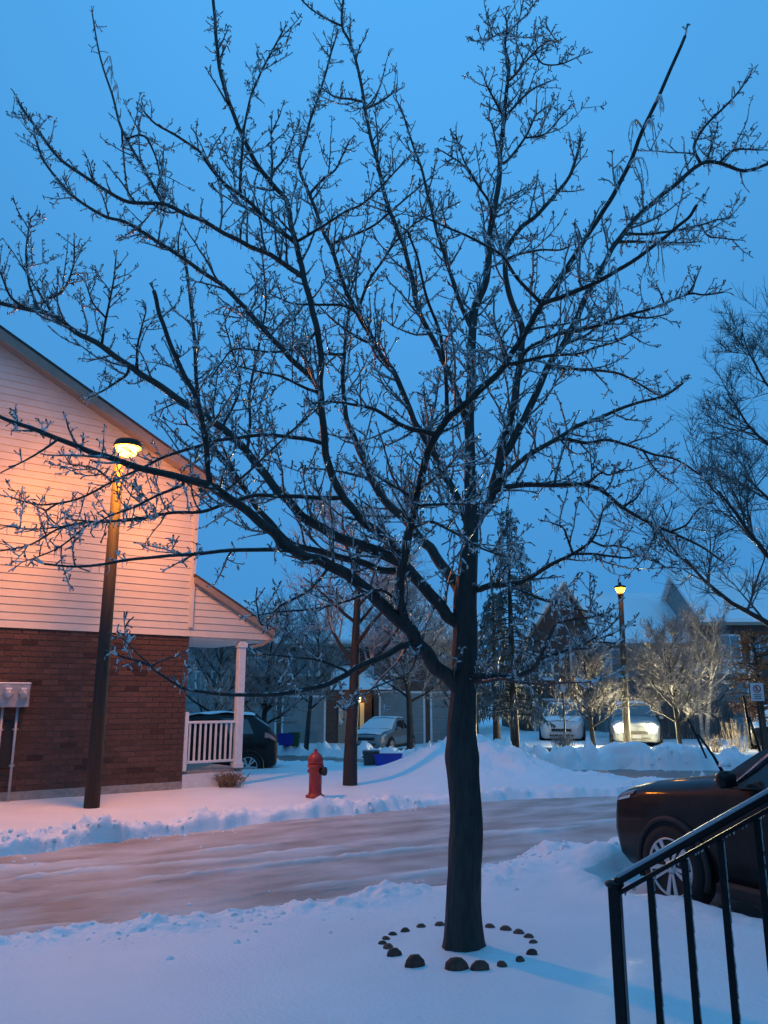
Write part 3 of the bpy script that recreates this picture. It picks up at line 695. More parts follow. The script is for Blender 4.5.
 ('N3','J', 0.9, 2.0, .8, [(356,311),(341,305),(317,305),(291,303),(270,294)]),
 ('N4','J', 0.7, 2.0, .8, [(357,310),(369,281),(382,262),(394,244),(412,226),(430,215),(452,206)]),
 ('N5','J', 0.4, 1.8, .8, [(330,245),(345,238),(370,228),(390,212),(410,195),(430,178)]),
 ('N6','G', -0.6, 2.0, .8, [(296,245),(320,228),(345,212),(365,202),(395,172),(410,155)]),
 ('N7','G', 0.3, 1.8, .8, [(268,180),(275,170),(285,158),(292,140),(300,120)]),
 ('N8','J', 0.9, 1.8, .8, [(310,196),(322,180),(335,170),(345,150),(350,140)]),
 ('S1','C', -1.2, 2.6, .9, [(506,362),(512,364),(546,356),(577,354),(594,348),(615,342),(633,333)]),
 ('S2','A1', 0.2, 2.8, 1.0, [(520,358),(530,348),(556,335),(582,330),(600,325),(628,315),(656,307),(688,294),(703,295),(724,292)]),
 ('S2b','S2', 0.3, 1.3, .7, [(665,302),(660,292),(656,288)]),
 ('S2c','S2', 0.1, 1.5, .8, [(690,294),(694,284),(698,274)]),
 ('S2d','S2', 0.5, 1.6, .8, [(630,315),(645,318),(668,314)]),
 ('S3','C', -1.9, 3.2, 1.8, [(545,300),(556,299),(577,291),(599,281),(620,269),(646,252),(672,231),(688,218),(697,205)]),
 ('S4','A2', 0.7, 2.0, .8, [(614,246),(620,242),(654,242),(675,243),(696,242)]),
 ('S4b','A2', 0.9, 2.0, .8, [(622,236),(645,234),(667,232),(701,225),(716,220),(730,218)]),
 ('S4c','S4b', 1.0, 1.6, .8, [(701,226),(708,236),(720,238),(738,240)]),
 ('S5','A2', 0.9, 2.4, .9, [(546,370),(568,369),(594,370),(620,374),(636,382),(654,393),(664,396)]),
 ('S6','trunk', -0.8, 2.0, .9, [(472,352),(478,350),(490,354),(501,361),(512,370)]),
 ('S7','A1', 0.8, 2.0, .8, [(506,262),(520,254),(540,250),(560,250),(575,244)]),
 ('S8','A1', 1.2, 2.0, .8, [(507,260),(498,238),(494,215),(505,200),(522,190)]),
 ('T1','C', -1.6, 2.6, 1.3, [(446,421),(447,400),(444,361),(439,330),(426,296),(418,260),(408,232)]),
 ('T2','C', -1.3, 2.4, 1.0, [(540,304),(517,278),(501,255),(473,239),(444,226),(421,216)]),
 ('T3','C', -1.6, 2.0, 1.0, [(506,360),(503,345),(497,330),(493,322)]),
 ('T4','A2', 0.8, 2.0, .8, [(562,346),(585,336),(600,322),(606,310),(612,295)]),
 ('U1','C', -1.2, 3.4, 1.0, [(434,437),(433,434),(412,429),(397,423),(376,410),(350,404),(330,402),(312,404)]),
 ('U2','D', -1.4, 1.8, .8, [(222,494),(226,491),(257,464),(283,439),(310,415),(328,400)]),
 ('U3','C', -1.4, 2.2, .9, [(410,530),(430,522),(450,530),(475,545),(500,555),(525,560)]),
 ('U4','C', -1.3, 2.0, .8, [(416,500),(400,490),(380,478),(358,462)]),
 ('U5','C', -1.5, 1.8, .8, [(420,488),(445,470),(458,455),(470,440)]),
 ('U6','C', -1.4, 1.8, .8, [(419,505),(450,504),(480,504),(498,502)]),
 ('V1','E', 0.9, 2.0, .8, [(245,450),(250,425),(250,390),(262,330),(266,300),(262,255),(258,235)]),
 ('V2','E', 0.5, 1.8, .8, [(222,428),(236,400),(240,380),(232,350),(225,325)]),
 ('V3','H', 0.9, 1.8, .8, [(244,306),(255,320),(275,330),(290,320),(300,312)]),
 ('V4','Fl', 1.2, 2.0, .8, [(236,475),(220,440),(215,420),(212,400)]),
 ('V5','G', 0.2, 1.8, .8, [(318,332),(305,345),(290,350),(270,352),(235,349),(222,362),(210,380)]),
 ('V6','G', -0.6, 2.0, .8, [(322,395),(305,388),(285,378),(262,372),(236,366)]),
 ('V7','I', 1.7, 2.4, .8, [(381,496),(372,480),(350,474),(330,470),(305,468)]),
 ('V8','I', 1.9, 2.4, .8, [(402,517),(420,490),(436,478),(440,450)]),
 ('V9','J', 1.4, 2.4, .8, [(436,457),(430,430),(436,400),(440,372)]),
]
POS = {}                                                   # name -> list of (px, py, distance, radius px)
def catmull(P, per=3):
    out = []
    P = [np.array(p, float) for p in P]
    Q = [2 * P[0] - P[1]] + P + [2 * P[-1] - P[-2]]
    for i in range(1, len(Q) - 2):
        for k in range(per):
            t = k / per
            out.append(.5 * ((2 * Q[i]) + (-Q[i - 1] + Q[i + 1]) * t + (2 * Q[i - 1] - 5 * Q[i] + 4 * Q[i + 1] - Q[i + 2]) * t * t + (-Q[i - 1] + 3 * Q[i] - 3 * Q[i + 1] + Q[i + 2]) * t ** 3))
    out.append(P[-1]); return out
tree = thing('ice_coated_tree', 'large bare tree glazed with ice in the snowy front yard', 'tree', TB)
def tpart(mb, name, m, smooth=True):
    me = mb.mesh(name, m, smooth); o = link(name, me, tree); o.matrix_parent_inverse = Matrix.Translation(-TB); return o
W = {}                                                     # world polylines
for name, par, dd, r0, r1, pts in BR:
    if par is None:
        q = [(p[0], p[1], D0 + (0.25 * sst(500, 100, np.array(float(p[1]))).item() if 0 else 0.35 * max(0, (560 - p[1])) / 560), p[2]) for p in pts]
    else:
        pp = POS[par]; x, y = pts[0]
        k = min(range(len(pp)), key=lambda i: (pp[i][0] - x) ** 2 + (pp[i][1] - y) ** 2)
        d_s = pp[k][2]; d_e = D0 + dd
        pts = [(pp[k][0], pp[k][1])] + (pts[1:] if len(pts) > 2 else pts)
        L = [0]
        for a, b in zip(pts, pts[1:]): L.append(L[-1] + math.hypot(b[0] - a[0], b[1] - a[1]))
        r0 = min(r0, pp[k][3] * .92); r1 = min(r1, r0)
        q = [(a[0], a[1], d_s + (d_e - d_s) * (l / L[-1]) ** 0.9, r0 + (r1 - r0) * (l / L[-1]) ** .85) for a, l in zip(pts, L)]
    q = [tuple(v) for v in catmull(q, 4)]
    POS[name] = q
    w = []
    ph = random.uniform(0, 9)
    for i, (x, y, d, r) in enumerate(q):
        p = at_y(x, y, d); rr = max(.35, r * (1 if name == 'trunk' else .86)) * depth_of(p) / F_PX
        if name != 'trunk':
            a = .14 * rr * min(1, i / 4)
            p = p + Vector((a * math.sin(i * 1.3 + ph), a * math.cos(i * .9 + ph), a * math.sin(i * 1.1 + 2 * ph)))
        w.append((p, rr))
    W[name] = w
    mb = MB()
    if name == 'trunk':
        n = 24; vs_ = []
        mb.tube([p for p, r in w], [r for p, r in w], n)
        for i in range(len(mb.v)):                         # bark ridges, root flare
            k, j = divmod(i, n)
            c = w[k][0]; v = Vector(mb.v[i]); z = v.z
            a = 2 * math.pi * j / n
            f = 1 + .04 * math.sin(7 * a + 3 * z + 1.7 * math.sin(2 * z)) + .035 * math.sin(11 * a - 9 * z + math.sin(5 * z)) + .03 * math.sin(3 * a + 2 * z)
            if z < tb_z + .25: f *= 1 + .10 * (1 - (z - tb_z) / .25) * (.5 + .5 * math.sin(4 * a + 1))
            mb.v[i] = tuple(c + (v - c) * f)
        tpart(mb, 'trunk', M_BARK)
    else:
        mb.tube([p for p, r in w], [r for p, r in w], 10 if r0 > 3 else 7)
        tpart(mb, 'branch', M_BARK)

# twigs, spurs and their ice
twigs, spurs, crust, drops = MB(), MB(), MB(), MB()
rnd = random.Random(5)
def rvec():
    while True:
        v = Vector((rnd.uniform(-1, 1), rnd.uniform(-1, 1), rnd.uniform(-1, 1)))
        if .05 < v.length < 1: return v.normalized()
UP = Vector((0, 0, 1))
def grow(p, d, L, r, up, n):
    pts = [p]; d = d.normalized(); s = L / n
    for i in range(n):
        d = (d + rvec() * .20 + UP * up * .14).normalized(); pts.append(pts[-1] + d * s)
    return pts
def icicle(p, L, r):
    drops.tube([(p[0], p[1], p[2]), (p[0] + rnd.uniform(-.1, .1) * L, p[1], p[2] - L * .55), (p[0] + rnd.uniform(-.15, .15) * L, p[1], p[2] - L)], [r, r * .8, r * .25], 3, False)
def glaze(pts, r):
    crust.tube([q + Vector((0, 0, r * .25)) for q in pts], [r * 1.38] * (len(pts) - 1) + [r * .7], 3, False)
def spur(p, d, L, r, lvl):
    pts = grow(p, d, L, r, .5, 2)
    spurs.tube(pts, [r * 1.08, r * .95, r * 1.2], 3)
    if rnd.random() < .75: glaze(pts, r * .95)
    if rnd.random() < .22: icicle(pts[1 + (rnd.random() < .5)], rnd.uniform(.010, .045), .0030)
    if lvl > 0:
        for k in range(rnd.choice((1, 2, 2, 3))):
            i = rnd.randint(1, 2)
            spur(pts[i], d * .6 + rvec() * .9, L * rnd.uniform(.35, .75), r * .85, lvl - 1)
def twig(p, d, L, r, up, lvl):
    n = max(3, int(L / .07)); pts = grow(p, d, L, r, up, n)
    rr = [r * (1 - .55 * i / n) for i in range(n + 1)]
    twigs.tube(pts, rr, 4)
    for i in range(n):
        if rnd.random() < .8: glaze(pts[i:i + 2], rr[i] * .95)
    step = .045; m = int(L / step)
    for k in range(1, m + 1):
        t = k / m * n; i = min(n - 1, int(t)); q = pts[i].lerp(pts[i + 1], t - i)
        dr = (pts[i + 1] - pts[i]).normalized()
        if rnd.random() < .78: spur(q, dr * .55 + rvec() * .85 + UP * .4, rnd.uniform(.018, .065), .0056 * rnd.uniform(.8, 1.15), rnd.choice((0, 0, 1, 1)))
        if abs(dr.z) < .75 and rnd.random() < .30: icicle(q, rnd.uniform(.012, .06), .0034)
    spur(pts[-1], pts[-1] - pts[-2], .05, .0046, 1)
    if lvl > 0:
        for k in range(max(1, int(L / .16))):
            if rnd.random() < .8:
                i = rnd.randint(1, n - 1); dr = (pts[i + 1] - pts[i]).normalized()
                twig(pts[i], dr * .6 + rvec() * .8 + UP * .15, L * rnd.uniform(.25, .5), r * .68, up, lvl - 1)
for name, par, dd, r0, r1, pts in BR:
    w = W[name]
    acc = 0; nxt = .1
    L = sum((w[i + 1][0] - w[i][0]).length for i in range(len(w) - 1)); run = 0
    for i in range(len(w) - 1):
        a, b = w[i][0], w[i + 1][0]; s = (b - a).length; dr = (b - a).normalized(); r = w[i][1]
        run += s
        if name == 'trunk' and a.z < 4.1: continue
        acc += s
        while acc > nxt:
            acc -= nxt; frac = run / L
            big = r > .024
            nxt = rnd.uniform(.042, .12) if not big else rnd.uniform(.05, .14)
            q = a.lerp(b, rnd.random())
            if name in ('C', 'H2', 'D2', 'S3', 'T1') and frac > (.72 if name == 'C' else .5) and rnd.random() < .85: continue
            if name in ('LL1', 'LL1b', 'LL1c', 'LL2', 'LL3', 'M4', 'R5b', 'M5') and rnd.random() < .72:
                if rnd.random() < .4: icicle(a.lerp(b, rnd.random()) - UP * r * .8, rnd.uniform(.02, .07), .0040)
                continue
            if name == 'D' and frac > .58 and rnd.random() < .6: continue
            if rnd.random() < (.62 if not big else .5):
                tip = 1 - .55 * frac
                Lt = rnd.uniform(.13, .56 if frac > .6 else .68) * (tip if r < .02 else 1.0)
                side = rvec(); side = (side - dr * side.dot(dr)).normalized()
                twig(q, dr * rnd.uniform(.35, .8) + side + UP * .25, Lt, min(.0105, max(.0062, r * .6)), .8, 1 if Lt > .2 else 0)
            if not big or rnd.random() < .3:
                for _ in range(2):
                    side = rvec(); spur(a.lerp(b, rnd.random()), dr * .4 + side + UP * .3, rnd.uniform(.03, .10), .0048, rnd.choice((0, 1, 1)))
            if abs(dr.z) < .7 and r < .03:
                for _ in range(2):
                    if rnd.random() < .55: icicle(a.lerp(b, rnd.random()) - UP * r * .8, rnd.uniform(.02, .075), .0040)
        if r < .022 and rnd.random() < .55: glaze([a, b], r * .82)
    if w[-1][1] < .03:
        e, d = w[-1][0], (w[-1][0] - w[-3][0])
        for _ in range(2): spur(e, d.normalized() + rvec() * .5, .07, .005, 1)
# hanging, curled wisps of ice-coated leaf stalks on the near shoots
for (x, y, dx, dy, par) in [(640,132,26,28,'C'),(640,132,-22,20,'C'),(624,170,28,26,'C'),(624,172,-14,16,'C'),(655,100,14,-4,'C'),(650,248,14,26,'S3'),(644,254,4,24,'S3'),(612,275,14,8,'S3'),
                            (106,73,16,8,'H2'),(110,90,10,6,'H2'),(24,108,-18,12,'G2'),(104,62,14,10,'H2'),(560,250,-6,22,'A2'),(590,300,6,30,'C'),(655,180,12,6,'A2'),(733,96,-6,10,'A2a')]:
    pp = POS[par]; k = min(range(len(pp)), key=lambda i: (pp[i][0] - x) ** 2 + (pp[i][1] - y) ** 2)
    x0, y0, d, _ = pp[k]
    for j in range(2):
        ex = dx * rnd.uniform(.35, .75)
        P = [(x0, y0), (x0 + ex * .35, y0 - 7), (x0 + ex * .75, y0 - 9 + rnd.uniform(-2, 2)), (x0 + ex, y0 + abs(dy) * .3), (x0 + ex + rnd.uniform(-3, 3), y0 + abs(dy) * rnd.uniform(.5, .9))]
        w = [at_y(u, v, d - .02 * i) for i, (u, v) in enumerate([tuple(c) for c in catmull(P, 3)])]
        spurs.tube(w, [.0040 * (1 - .5 * i / len(w)) for i in range(len(w))], 4)
        glaze(w[:8], .0045)
        for i in range(4, len(w), 2): icicle(w[i], rnd.uniform(.03, .09), .0038)
for mb, nm, m in ((twigs, 'twig', M_TWIG), (spurs, 'spur_twig', M_TWIG), (crust, 'ice_crust', M_RIME), (drops, 'icicle', M_ICE)):
    o = tpart(mb, nm, m); o['kind'] = 'stuff'
print('tree tris', sum(len(mb.f) * 2 for mb in (twigs, spurs, crust, drops)))

# ------------------------------------------------------------------ cars
SUV = [  # x, underside, belt height, belt half-width, top height, top half-width
 (2.27,.42,.60,.60,.66,.46),(2.22,.30,.74,.74,.82,.58),(2.08,.25,.86,.85,.94,.70),(1.70,.22,.95,.91,1.03,.76),(1.35,.22,.98,.92,1.07,.78),(.92,.22,1.02,.92,1.12,.80),
 (.55,.22,1.04,.92,1.36,.72),(.18,.22,1.05,.92,1.57,.66),(-.2,.22,1.06,.92,1.65,.63),(-1.0,.22,1.08,.92,1.68,.62),(-1.7,.24,1.12,.90,1.62,.60),
 (-2.10,.30,1.10,.86,1.36,.62),(-2.30,.36,1.00,.76,1.08,.62),(-2.34,.45,.85,.68,.92,.58)]
SEDAN = [
 (2.15,.38,.55,.58,.60,.46),(2.08,.26,.66,.72,.73,.58),(1.9,.22,.76,.82,.83,.68),(1.4,.20,.84,.86,.91,.74),(1.0,.20,.88,.87,.97,.76),
 (.6,.20,.90,.87,1.20,.68),(.2,.20,.91,.87,1.38,.62),(-.2,.20,.92,.87,1.44,.60),(-.9,.20,.94,.86,1.42,.58),(-1.4,.22,.96,.84,1.22,.60),(-1.8,.26,.96,.80,1.02,.62),(-2.1,.32,.88,.70,.93,.58)]
def station(S, x):
    x = max(min(x, S[0][0]), S[-1][0])
    for a, b in zip(S, S[1:]):
        if a[0] >= x >= b[0]:
            t = (a[0] - x) / (a[0] - b[0]); return [u + (v - u) * t for u, v in zip(a, b)]
def section(S, x):
    _, zb, zl, wl_, zt_, wt = station(S, x)
    return [(0, zb), (wl_ * .84, zb), (wl_ * .96, zb + .10), (wl_, zb + (zl - zb) * .55), (wl_ * .985, zl - .05), (wl_ * .955, zl), (wt + .03, zt_ - .045), (wt * .88, zt_ - .008), (0, zt_ + .015)]
def surf(S, x, v, off=0.0):
    s = section(S, x); i = min(int(v), len(s) - 2); t = v - i
    y = s[i][0] + (s[i + 1][0] - s[i][0]) * t; z = s[i][1] + (s[i + 1][1] - s[i][1]) * t
    dy, dz = s[i + 1][0] - s[i][0], s[i + 1][1] - s[i][1]; L = math.hypot(dy, dz) or 1
    return (x, y + off * dz / L, z - off * dy / L)
def patch(S, x0, x1, v0, v1, off, nx=6, nv=3, sides=(1, -1), x0t=None, x1t=None):
    mb = MB()
    for sg in sides:
        vs_ = []; fs = []
        for i in range(nx + 1):
            for j in range(nv + 1):
                f = j / nv
                xa = x0 + ((x0t if x0t is not None else x0) - x0) * f; xb = x1 + ((x1t if x1t is not None else x1) - x1) * f
                p = surf(S, xa + (xb - xa) * i / nx, v0 + (v1 - v0) * f, off); vs_.append((p[0], p[1] * sg, p[2]))
        for i in range(nx):
            for j in range(nv):
                a = i * (nv + 1) + j; q = (a, a + 1, a + nv + 2, a + nv + 1); fs.append(q if sg < 0 else q[::-1])
        mb.add(vs_, fs)
    return mb
def body_mesh(S, n=44):
    xs = [S[0][0] + (S[-1][0] - S[0][0]) * i / n for i in range(n + 1)]
    xs = sorted(set(xs + [s[0] for s in S]), reverse=True)
    mb = MB(); vs_ = []; fs = []
    m = 9
    for x in xs:
        s = section(S, x)
        ring = [(x, y, z) for y, z in s] + [(x, -y, z) for y, z in s[-2:0:-1]]
        vs_ += ring
    R = 2 * m - 2
    for i in range(len(xs) - 1):
        for j in range(R):
            j2 = (j + 1) % R; fs.append((i * R + j, i * R + j2, (i + 1) * R + j2, (i + 1) * R + j))
    fs.append(tuple(range(R))); fs.append(tuple((len(xs) - 1) * R + j for j in range(R - 1, -1, -1)))
    mb.add(vs_, fs); return mb
def make_car(name, label, cat, S, loc, heading, paint, group=None, wheel_r=.345, axle=1.35, rear=-1.30, snow=(), lit=False, detail=False, spokes=5):
    root = thing(name, label, cat, loc, math.atan2(heading[1], heading[0]), group)
    body_mesh(S).build('body', paint, root, True)
    W2 = station(S, 0)[3]
    suv = S is SUV
    cow, top = (.92, .22) if suv else (1.0, .24)
    rt = -1.75 if suv else -.95; re = -2.12 if suv else -1.75
    a0 = cow - .18
    for sg in (1, -1):
        patch(S, a0, -.40, 5.10, 5.86, .006, 8, 4, (sg,), x0t=top - .02).build('front_side_window', M_GLASS, root, True)
        patch(S, -.48, rt + .05, 5.10, 5.86, .006, 8, 4, (sg,), x1t=rt + .22).build('rear_side_window', M_GLASS, root, True)
    patch(S, cow - .06, top - .02, 6.35, 8.0, .006, 8, 5).build('windshield', M_GLASS, root, True)
    patch(S, rt - .02, re + .02, 6.35, 8.0, .006, 8, 5).build('rear_window', M_GLASS, root, True)
    nose = S[0][0]
    gy = .42
    MB().box((nose - .02, 0, .60), (.05, 2 * gy, .14), None, .015).build('grille', M_PLASTIC, root)
    MB().box((nose - .03, 0, .40), (.06, 1.0, .10), None, .015).build('lower_grille', M_PLASTIC, root)
    MB().box((nose + .012, 0, .47), (.012, .30, .13), None, .003).build('number_plate', M_SIGN, root)
    MB().box((S[-1][0] - .008, 0, .80), (.012, .30, .13), None, .003).build('number_plate', M_SIGN, root)
    for sg in (1, -1):
        patch(S, nose - .09, nose - .40, 4.05, 5.2, .008, 5, 3, (sg,)).build('headlight', M_LAMPC, root, True)
        patch(S, S[-1][0] + .35, S[-1][0] + .05, 4.1, 5.3, .008, 5, 3, (sg,)).build('tail_light', M_TAIL, root, True)
        mr = MB().box((cow - .30, sg * (W2 + .10), station(S, .4)[2] + .09), (.10, .18, .13), None, .03).build('wing_mirror', paint, root, True)
        for x in (axle, rear):
            w = bpy.data.objects.new('wheel', None); COL.objects.link(w); w.parent = root; w.empty_display_size = .1
            w.location = (x, sg * (W2 - .075), wheel_r)
            M_ = Rx(-sg * math.pi / 2)
            MB().lathe([(wheel_r * .69, .10), (wheel_r * .80, .118), (wheel_r * .96, .10), (wheel_r, .06), (wheel_r, -.08), (wheel_r * .9, -.11)], 40, (0, 0, 0), M_).build('tyre', M_TYRE, w, True)
            MB().lathe([(wheel_r * .70, .095), (wheel_r * .70, .112), (wheel_r * .655, .108), (wheel_r * .64, .04)], 40, (0, 0, 0), M_, False).build('rim', M_RIM, w, True)
            MB().lathe([(wheel_r * .66, .02), (wheel_r * .66, .025)], 24, (0, 0, 0), M_).build('brake_disc', M_PLASTIC, w)
            MB().lathe([(.055, .06), (.055, .108), (.03, .114)], 16, (0, 0, 0), M_).build('hub_cap', M_RIM, w, True)
            for k in range(spokes):
                a = 2 * math.pi * k / spokes + .31
                mb = MB()
                for da, tw in ((-.20, .02), (.20, .02)):
                    r1_ = .045; r2_ = wheel_r * .675
                    p1 = [(r1_ * math.cos(a + da * 1.2 + q), r1_ * math.sin(a + da * 1.2 + q)) for q in (-.28, .28)]
                    p2 = [(r2_ * math.cos(a + da + q), r2_ * math.sin(a + da + q)) for q in (-.095, .095)]
                    vs_ = [(*p1[0], .100), (*p1[1], .100), (*p2[1], .112), (*p2[0], .112), (*p1[0], .05), (*p1[1], .05), (*p2[1], .07), (*p2[0], .07)]
                    mb.add([tuple(M_ @ Vector(v)) for v in vs_], [(0, 1, 2, 3), (7, 6, 5, 4), (0, 4, 5, 1), (1, 5, 6, 2), (2, 6, 7, 3), (3, 7, 4, 0)])
                mb.build('spoke', M_RIM, w)
            # flat black plate painted in as the wheel well's shade, and its cladding arch
            y = sg * (W2 + .004)
            MB().prism([(x + wheel_r * 1.10 * math.cos(t), y, wheel_r + .01 + wheel_r * 1.10 * math.sin(t)) for t in [math.pi * (-.13 + 1.26 * i / 18) for i in range(19)]], (0, -sg * .03, 0)).build('wheel_well_shade', M_TYRE, root)
            pts = [(x + wheel_r * 1.12 * math.cos(t), y, wheel_r + .01 + wheel_r * 1.12 * math.sin(t)) for t in [math.pi * (-.12 + 1.24 * i / 18) for i in range(19)]]
            MB().tube(pts, .028, 6).build('wheel_arch', M_PLASTIC, root, True)
    MB().box(((axle + rear) / 2, 0, .26), (axle - rear - .85, 2 * W2 + .02, .12), None, .03).build('sill', M_PLASTIC, root)
    for nm, x0, x1, v0, v1, th in snow:
        mb = patch(S, x0, x1, v0, 8.0, th, 16, 8)
        rr = random.Random(int(x0 * 100))
        for i, v in enumerate(mb.v):
            mb.v[i] = (v[0], v[1], v[2] + th * (.35 * math.sin(v[0] * 7 + v[1] * 4) + rr.uniform(-.12, .12)))
        mb.build(nm, M_SNOW, root, True)
    return root

# the black car on the right, nose to the lane
random.seed(21)
hd = Vector((-.46, .888, 0)).normalized(); lf = Vector((-hd.y, hd.x, 0))
wc_ = at_y(675.7, 866.8, 7.5)                             # centre of its front near wheel
car_z = wc_.z - .345
centre = wc_ - hd * 1.35 - lf * (.92 - .03)
car = make_car('black_car', 'black car with raised wipers parked behind the iron railing', 'car', SUV, (centre.x, centre.y, car_z), hd, M_PAINTK, None)
for sg in (1,):
    [patch(SUV, 2.20, 1.82, 4.6, 5.35, .012, 5, 3, (s3,)).build('turn_signal', M_AMBER, car, True) for s3 in (1, -1)]
    tr = [surf(SUV, x, 5.93, .012) for x in (.22, -.2, -.7, -1.2, -1.6)]
    tr2 = [surf(SUV, x, 5.08, .012) for x in (.62, 0, -.7, -1.5)]
    for s2 in (1, -1):
        MB().tube([(p[0], p[1] * s2, p[2]) for p in [surf(SUV, .70, 5.2, .012)] + tr], .012, 5).build('window_trim', M_CHROME, car, True)
        MB().tube([(p[0], p[1] * s2, p[2]) for p in tr2], .008, 5).build('window_trim', M_PLASTIC, car, True)
        MB().box((.05, s2 * .945, .93), (.20, .03, .035), None, .01).build('door_handle', M_PAINTK, car)
        for px in (.78,): MB().tube([(.60, s2 * .93, 1.10), (.60, s2 * 1.0, 1.12)], .025, 6).build('mirror_stalk', M_PLASTIC, car)
bpy.context.view_layer.update()
ci = (Matrix.Translation(car.location) @ Matrix.Rotation(car.rotation_euler.z, 4, 'Z')).inverted()
for yb, du, dv in ((.70, -34, 56), (.18, -17, 76)):       # wipers lifted off the glass
    bw = ci.inverted() @ Vector((.90, yb, 1.13)); k = depth_of(bw) / F_PX
    tw_ = bw + Vector((du * k, dv * k * -SP * .3, dv * k))
    b, t = Vector((.90, yb, 1.13)), ci @ tw_
    wv = MB().tube([b, b.lerp(t, .3) + Vector((0, 0, .02)), b.lerp(t, .72)], [.016, .012, .009], 6).build('wiper', M_BLACK, car, True)
    off = Vector((.05, .03, 0))
    MB().tube([b.lerp(t, .30) + off, b.lerp(t, .65) + off * .4, t], [.010, .015, .010], 4).build('wiper_blade', M_BLACK, wv)
mb = MB()
for k in range(26):
    x = .95 - .16 * random.random(); y = random.uniform(-.6, .66); r = random.uniform(.03, .065)
    p = surf(SUV, x, 7.3, 0)
    mb.lathe([(r, 0), (r * .85, r * .35), (r * .3, r * .55)], 7, (x, y, station(SUV, x)[4] + .004))
mb.build('snow_remnant', M_SNOW, car, True)['kind'] = 'stuff'
mb = MB().lathe([(.05, 0), (.04, .03), (.01, .045)], 8, (.62, 1.02, 1.235)).build('snow_remnant', M_SNOW, car, True)

def car_at(px, py, D, head, **k):
    p = at_y(px, py, D); return Vector((p.x, D, gz(p.x, D)))
H = lambda a: (math.cos(math.radians(a)), math.sin(math.radians(a)))
p = at_y(188, 770, 22.4); zc = gz(p.x + .5, 22.4)
make_car('dark_suv', 'dark car seen tail first beyond the white porch column', 'car', SUV, (p.x, 22.4, -.24), H(189), M_PAINTK, 'parked cars', rear=-1.58, snow=[('roof_snow', .05, -1.72, 6.6, 8, .045)])
p = at_y(384, 735, 37.0)
make_car('silver_car', 'silver car under a snow blanket in front of the far garage', 'car', SEDAN, (p.x, 37.0, -.42), H(248), M_PAINTG, 'parked cars', wheel_r=.31, axle=1.3, rear=-1.25,
         snow=[('windshield_snow', .98, .15, 6.3, 8, .02), ('roof_snow', .15, -1.0, 6.4, 8, .04), ('hood_snow', 2.0, 1.05, 6.6, 8, .03)])
p = at_y(563.5, 740, 37.0)
make_car('white_car', 'white snow dusted car facing the street left of the headlights', 'car', SUV, (p.x, 37.0, -.05), H(-104), M_PAINTW, 'parked cars',
         snow=[('hood_snow', 2.05, 1.0, 6.5, 8, .03), ('roof_snow', .1, -1.6, 6.6, 8, .05)])
p = at_y(634.5, 735, 33.0)
hc = make_car('lit_car', 'oncoming car with both headlights glaring below the far street lamp', 'car', SUV, (p.x, 33.0, 0.0), H(-105), M_PAINTG, None,
         snow=[('roof_snow', .1, -1.6, 6.6, 8, .05)])
for sg in (1, -1):
    M_ = Ry(math.pi / 2)
    MB().lathe([(.20, .0), (.18, .05), (.02, .08)], 16, (2.21, sg * .54, .74), M_).build('lit_lamp', M_HEAD, hc, True)
p = at_y(762, 722, 30.0)
make_car('snowed_in_car', 'snow covered car behind the parking sign at the right edge', 'car', SEDAN, (p.x + .6, 30.0, 0.05), H(-120), M_PAINTK, 'parked cars', wheel_r=.31, axle=1.3, rear=-1.25,
         snow=[('hood_snow', 2.0, 1.0, 6.2, 8, .06), ('roof_snow', .2, -1.3, 6.3, 8, .10), ('windshield_snow', .98, .2, 6.3, 8, .03)])

# ------------------------------------------------------------------ black iron railing by the porch steps
def rail_pt(px, py, y): return at_y(px, py, y)
P0 = at_y(616, 882, 2.55); dirR = Vector((.86, -.51, 0))
P1 = at_y(768, 794, 1.0)
# find the point on the vertical plane through P0 along dirR that the rail reaches at the frame's edge
d_ = ray(768, 796); nrm = Vector((-dirR.y, dirR.x, 0)); k_ = (P0 - Vector((0, 0, CAM_Z))).dot(nrm) / d_.dot(nrm)
Q = Vector((0, 0, CAM_Z)) + d_ * k_
sl = (Q.z - P0.z) / ((Q - P0).dot(dirR))
rail = thing('iron_railing', 'black iron stair railing edged with ice in the right foreground', 'railing', (P0.x, P0.y, gz(P0.x, P0.y)))
def rpart(mb, name, m, smooth=False):
    o = mb.build(name, m, rail, smooth); o.matrix_parent_inverse = Matrix.Translation(-Vector(rail.location)); return o
RM = Matrix((dirR, nrm, Vector((0, 0, 1)))).transposed()
def rp(s, dz=0, out=0): return P0 + dirR * s + nrm * out + Vector((0, 0, sl * s + dz))
ang = math.atan(sl); LR = 1.35
rpart(MB().box(rp(-.005, -.62), (.034, .034, 1.22), RM, .003), 'post', M_BLACK)
rpart(MB().lathe([(.022, 0), (.028, .006), (.028, .014), (.012, .020)], 12, rp(-.005, -.012)), 'post_cap', M_BLACK, True)
rpart(MB().box(rp(LR / 2, .0), (LR / math.cos(ang), .036, .022), RM @ Ry(-ang), .004), 'handrail', M_BLACK)
rpart(MB().box(rp(LR / 2, .0135), (LR / math.cos(ang) - .02, .040, .011), RM @ Ry(-ang), .002), 'ice_strip', mat('rail_ice', (.50, .55, .62), .3, trans=.2, ior=1.31, coat=.3), False)
rpart(MB().box(rp(LR / 2, -.034), (LR / math.cos(ang) - .03, .026, .012), RM @ Ry(-ang), .002), 'under_rail', M_BLACK)
rr = random.Random(3)
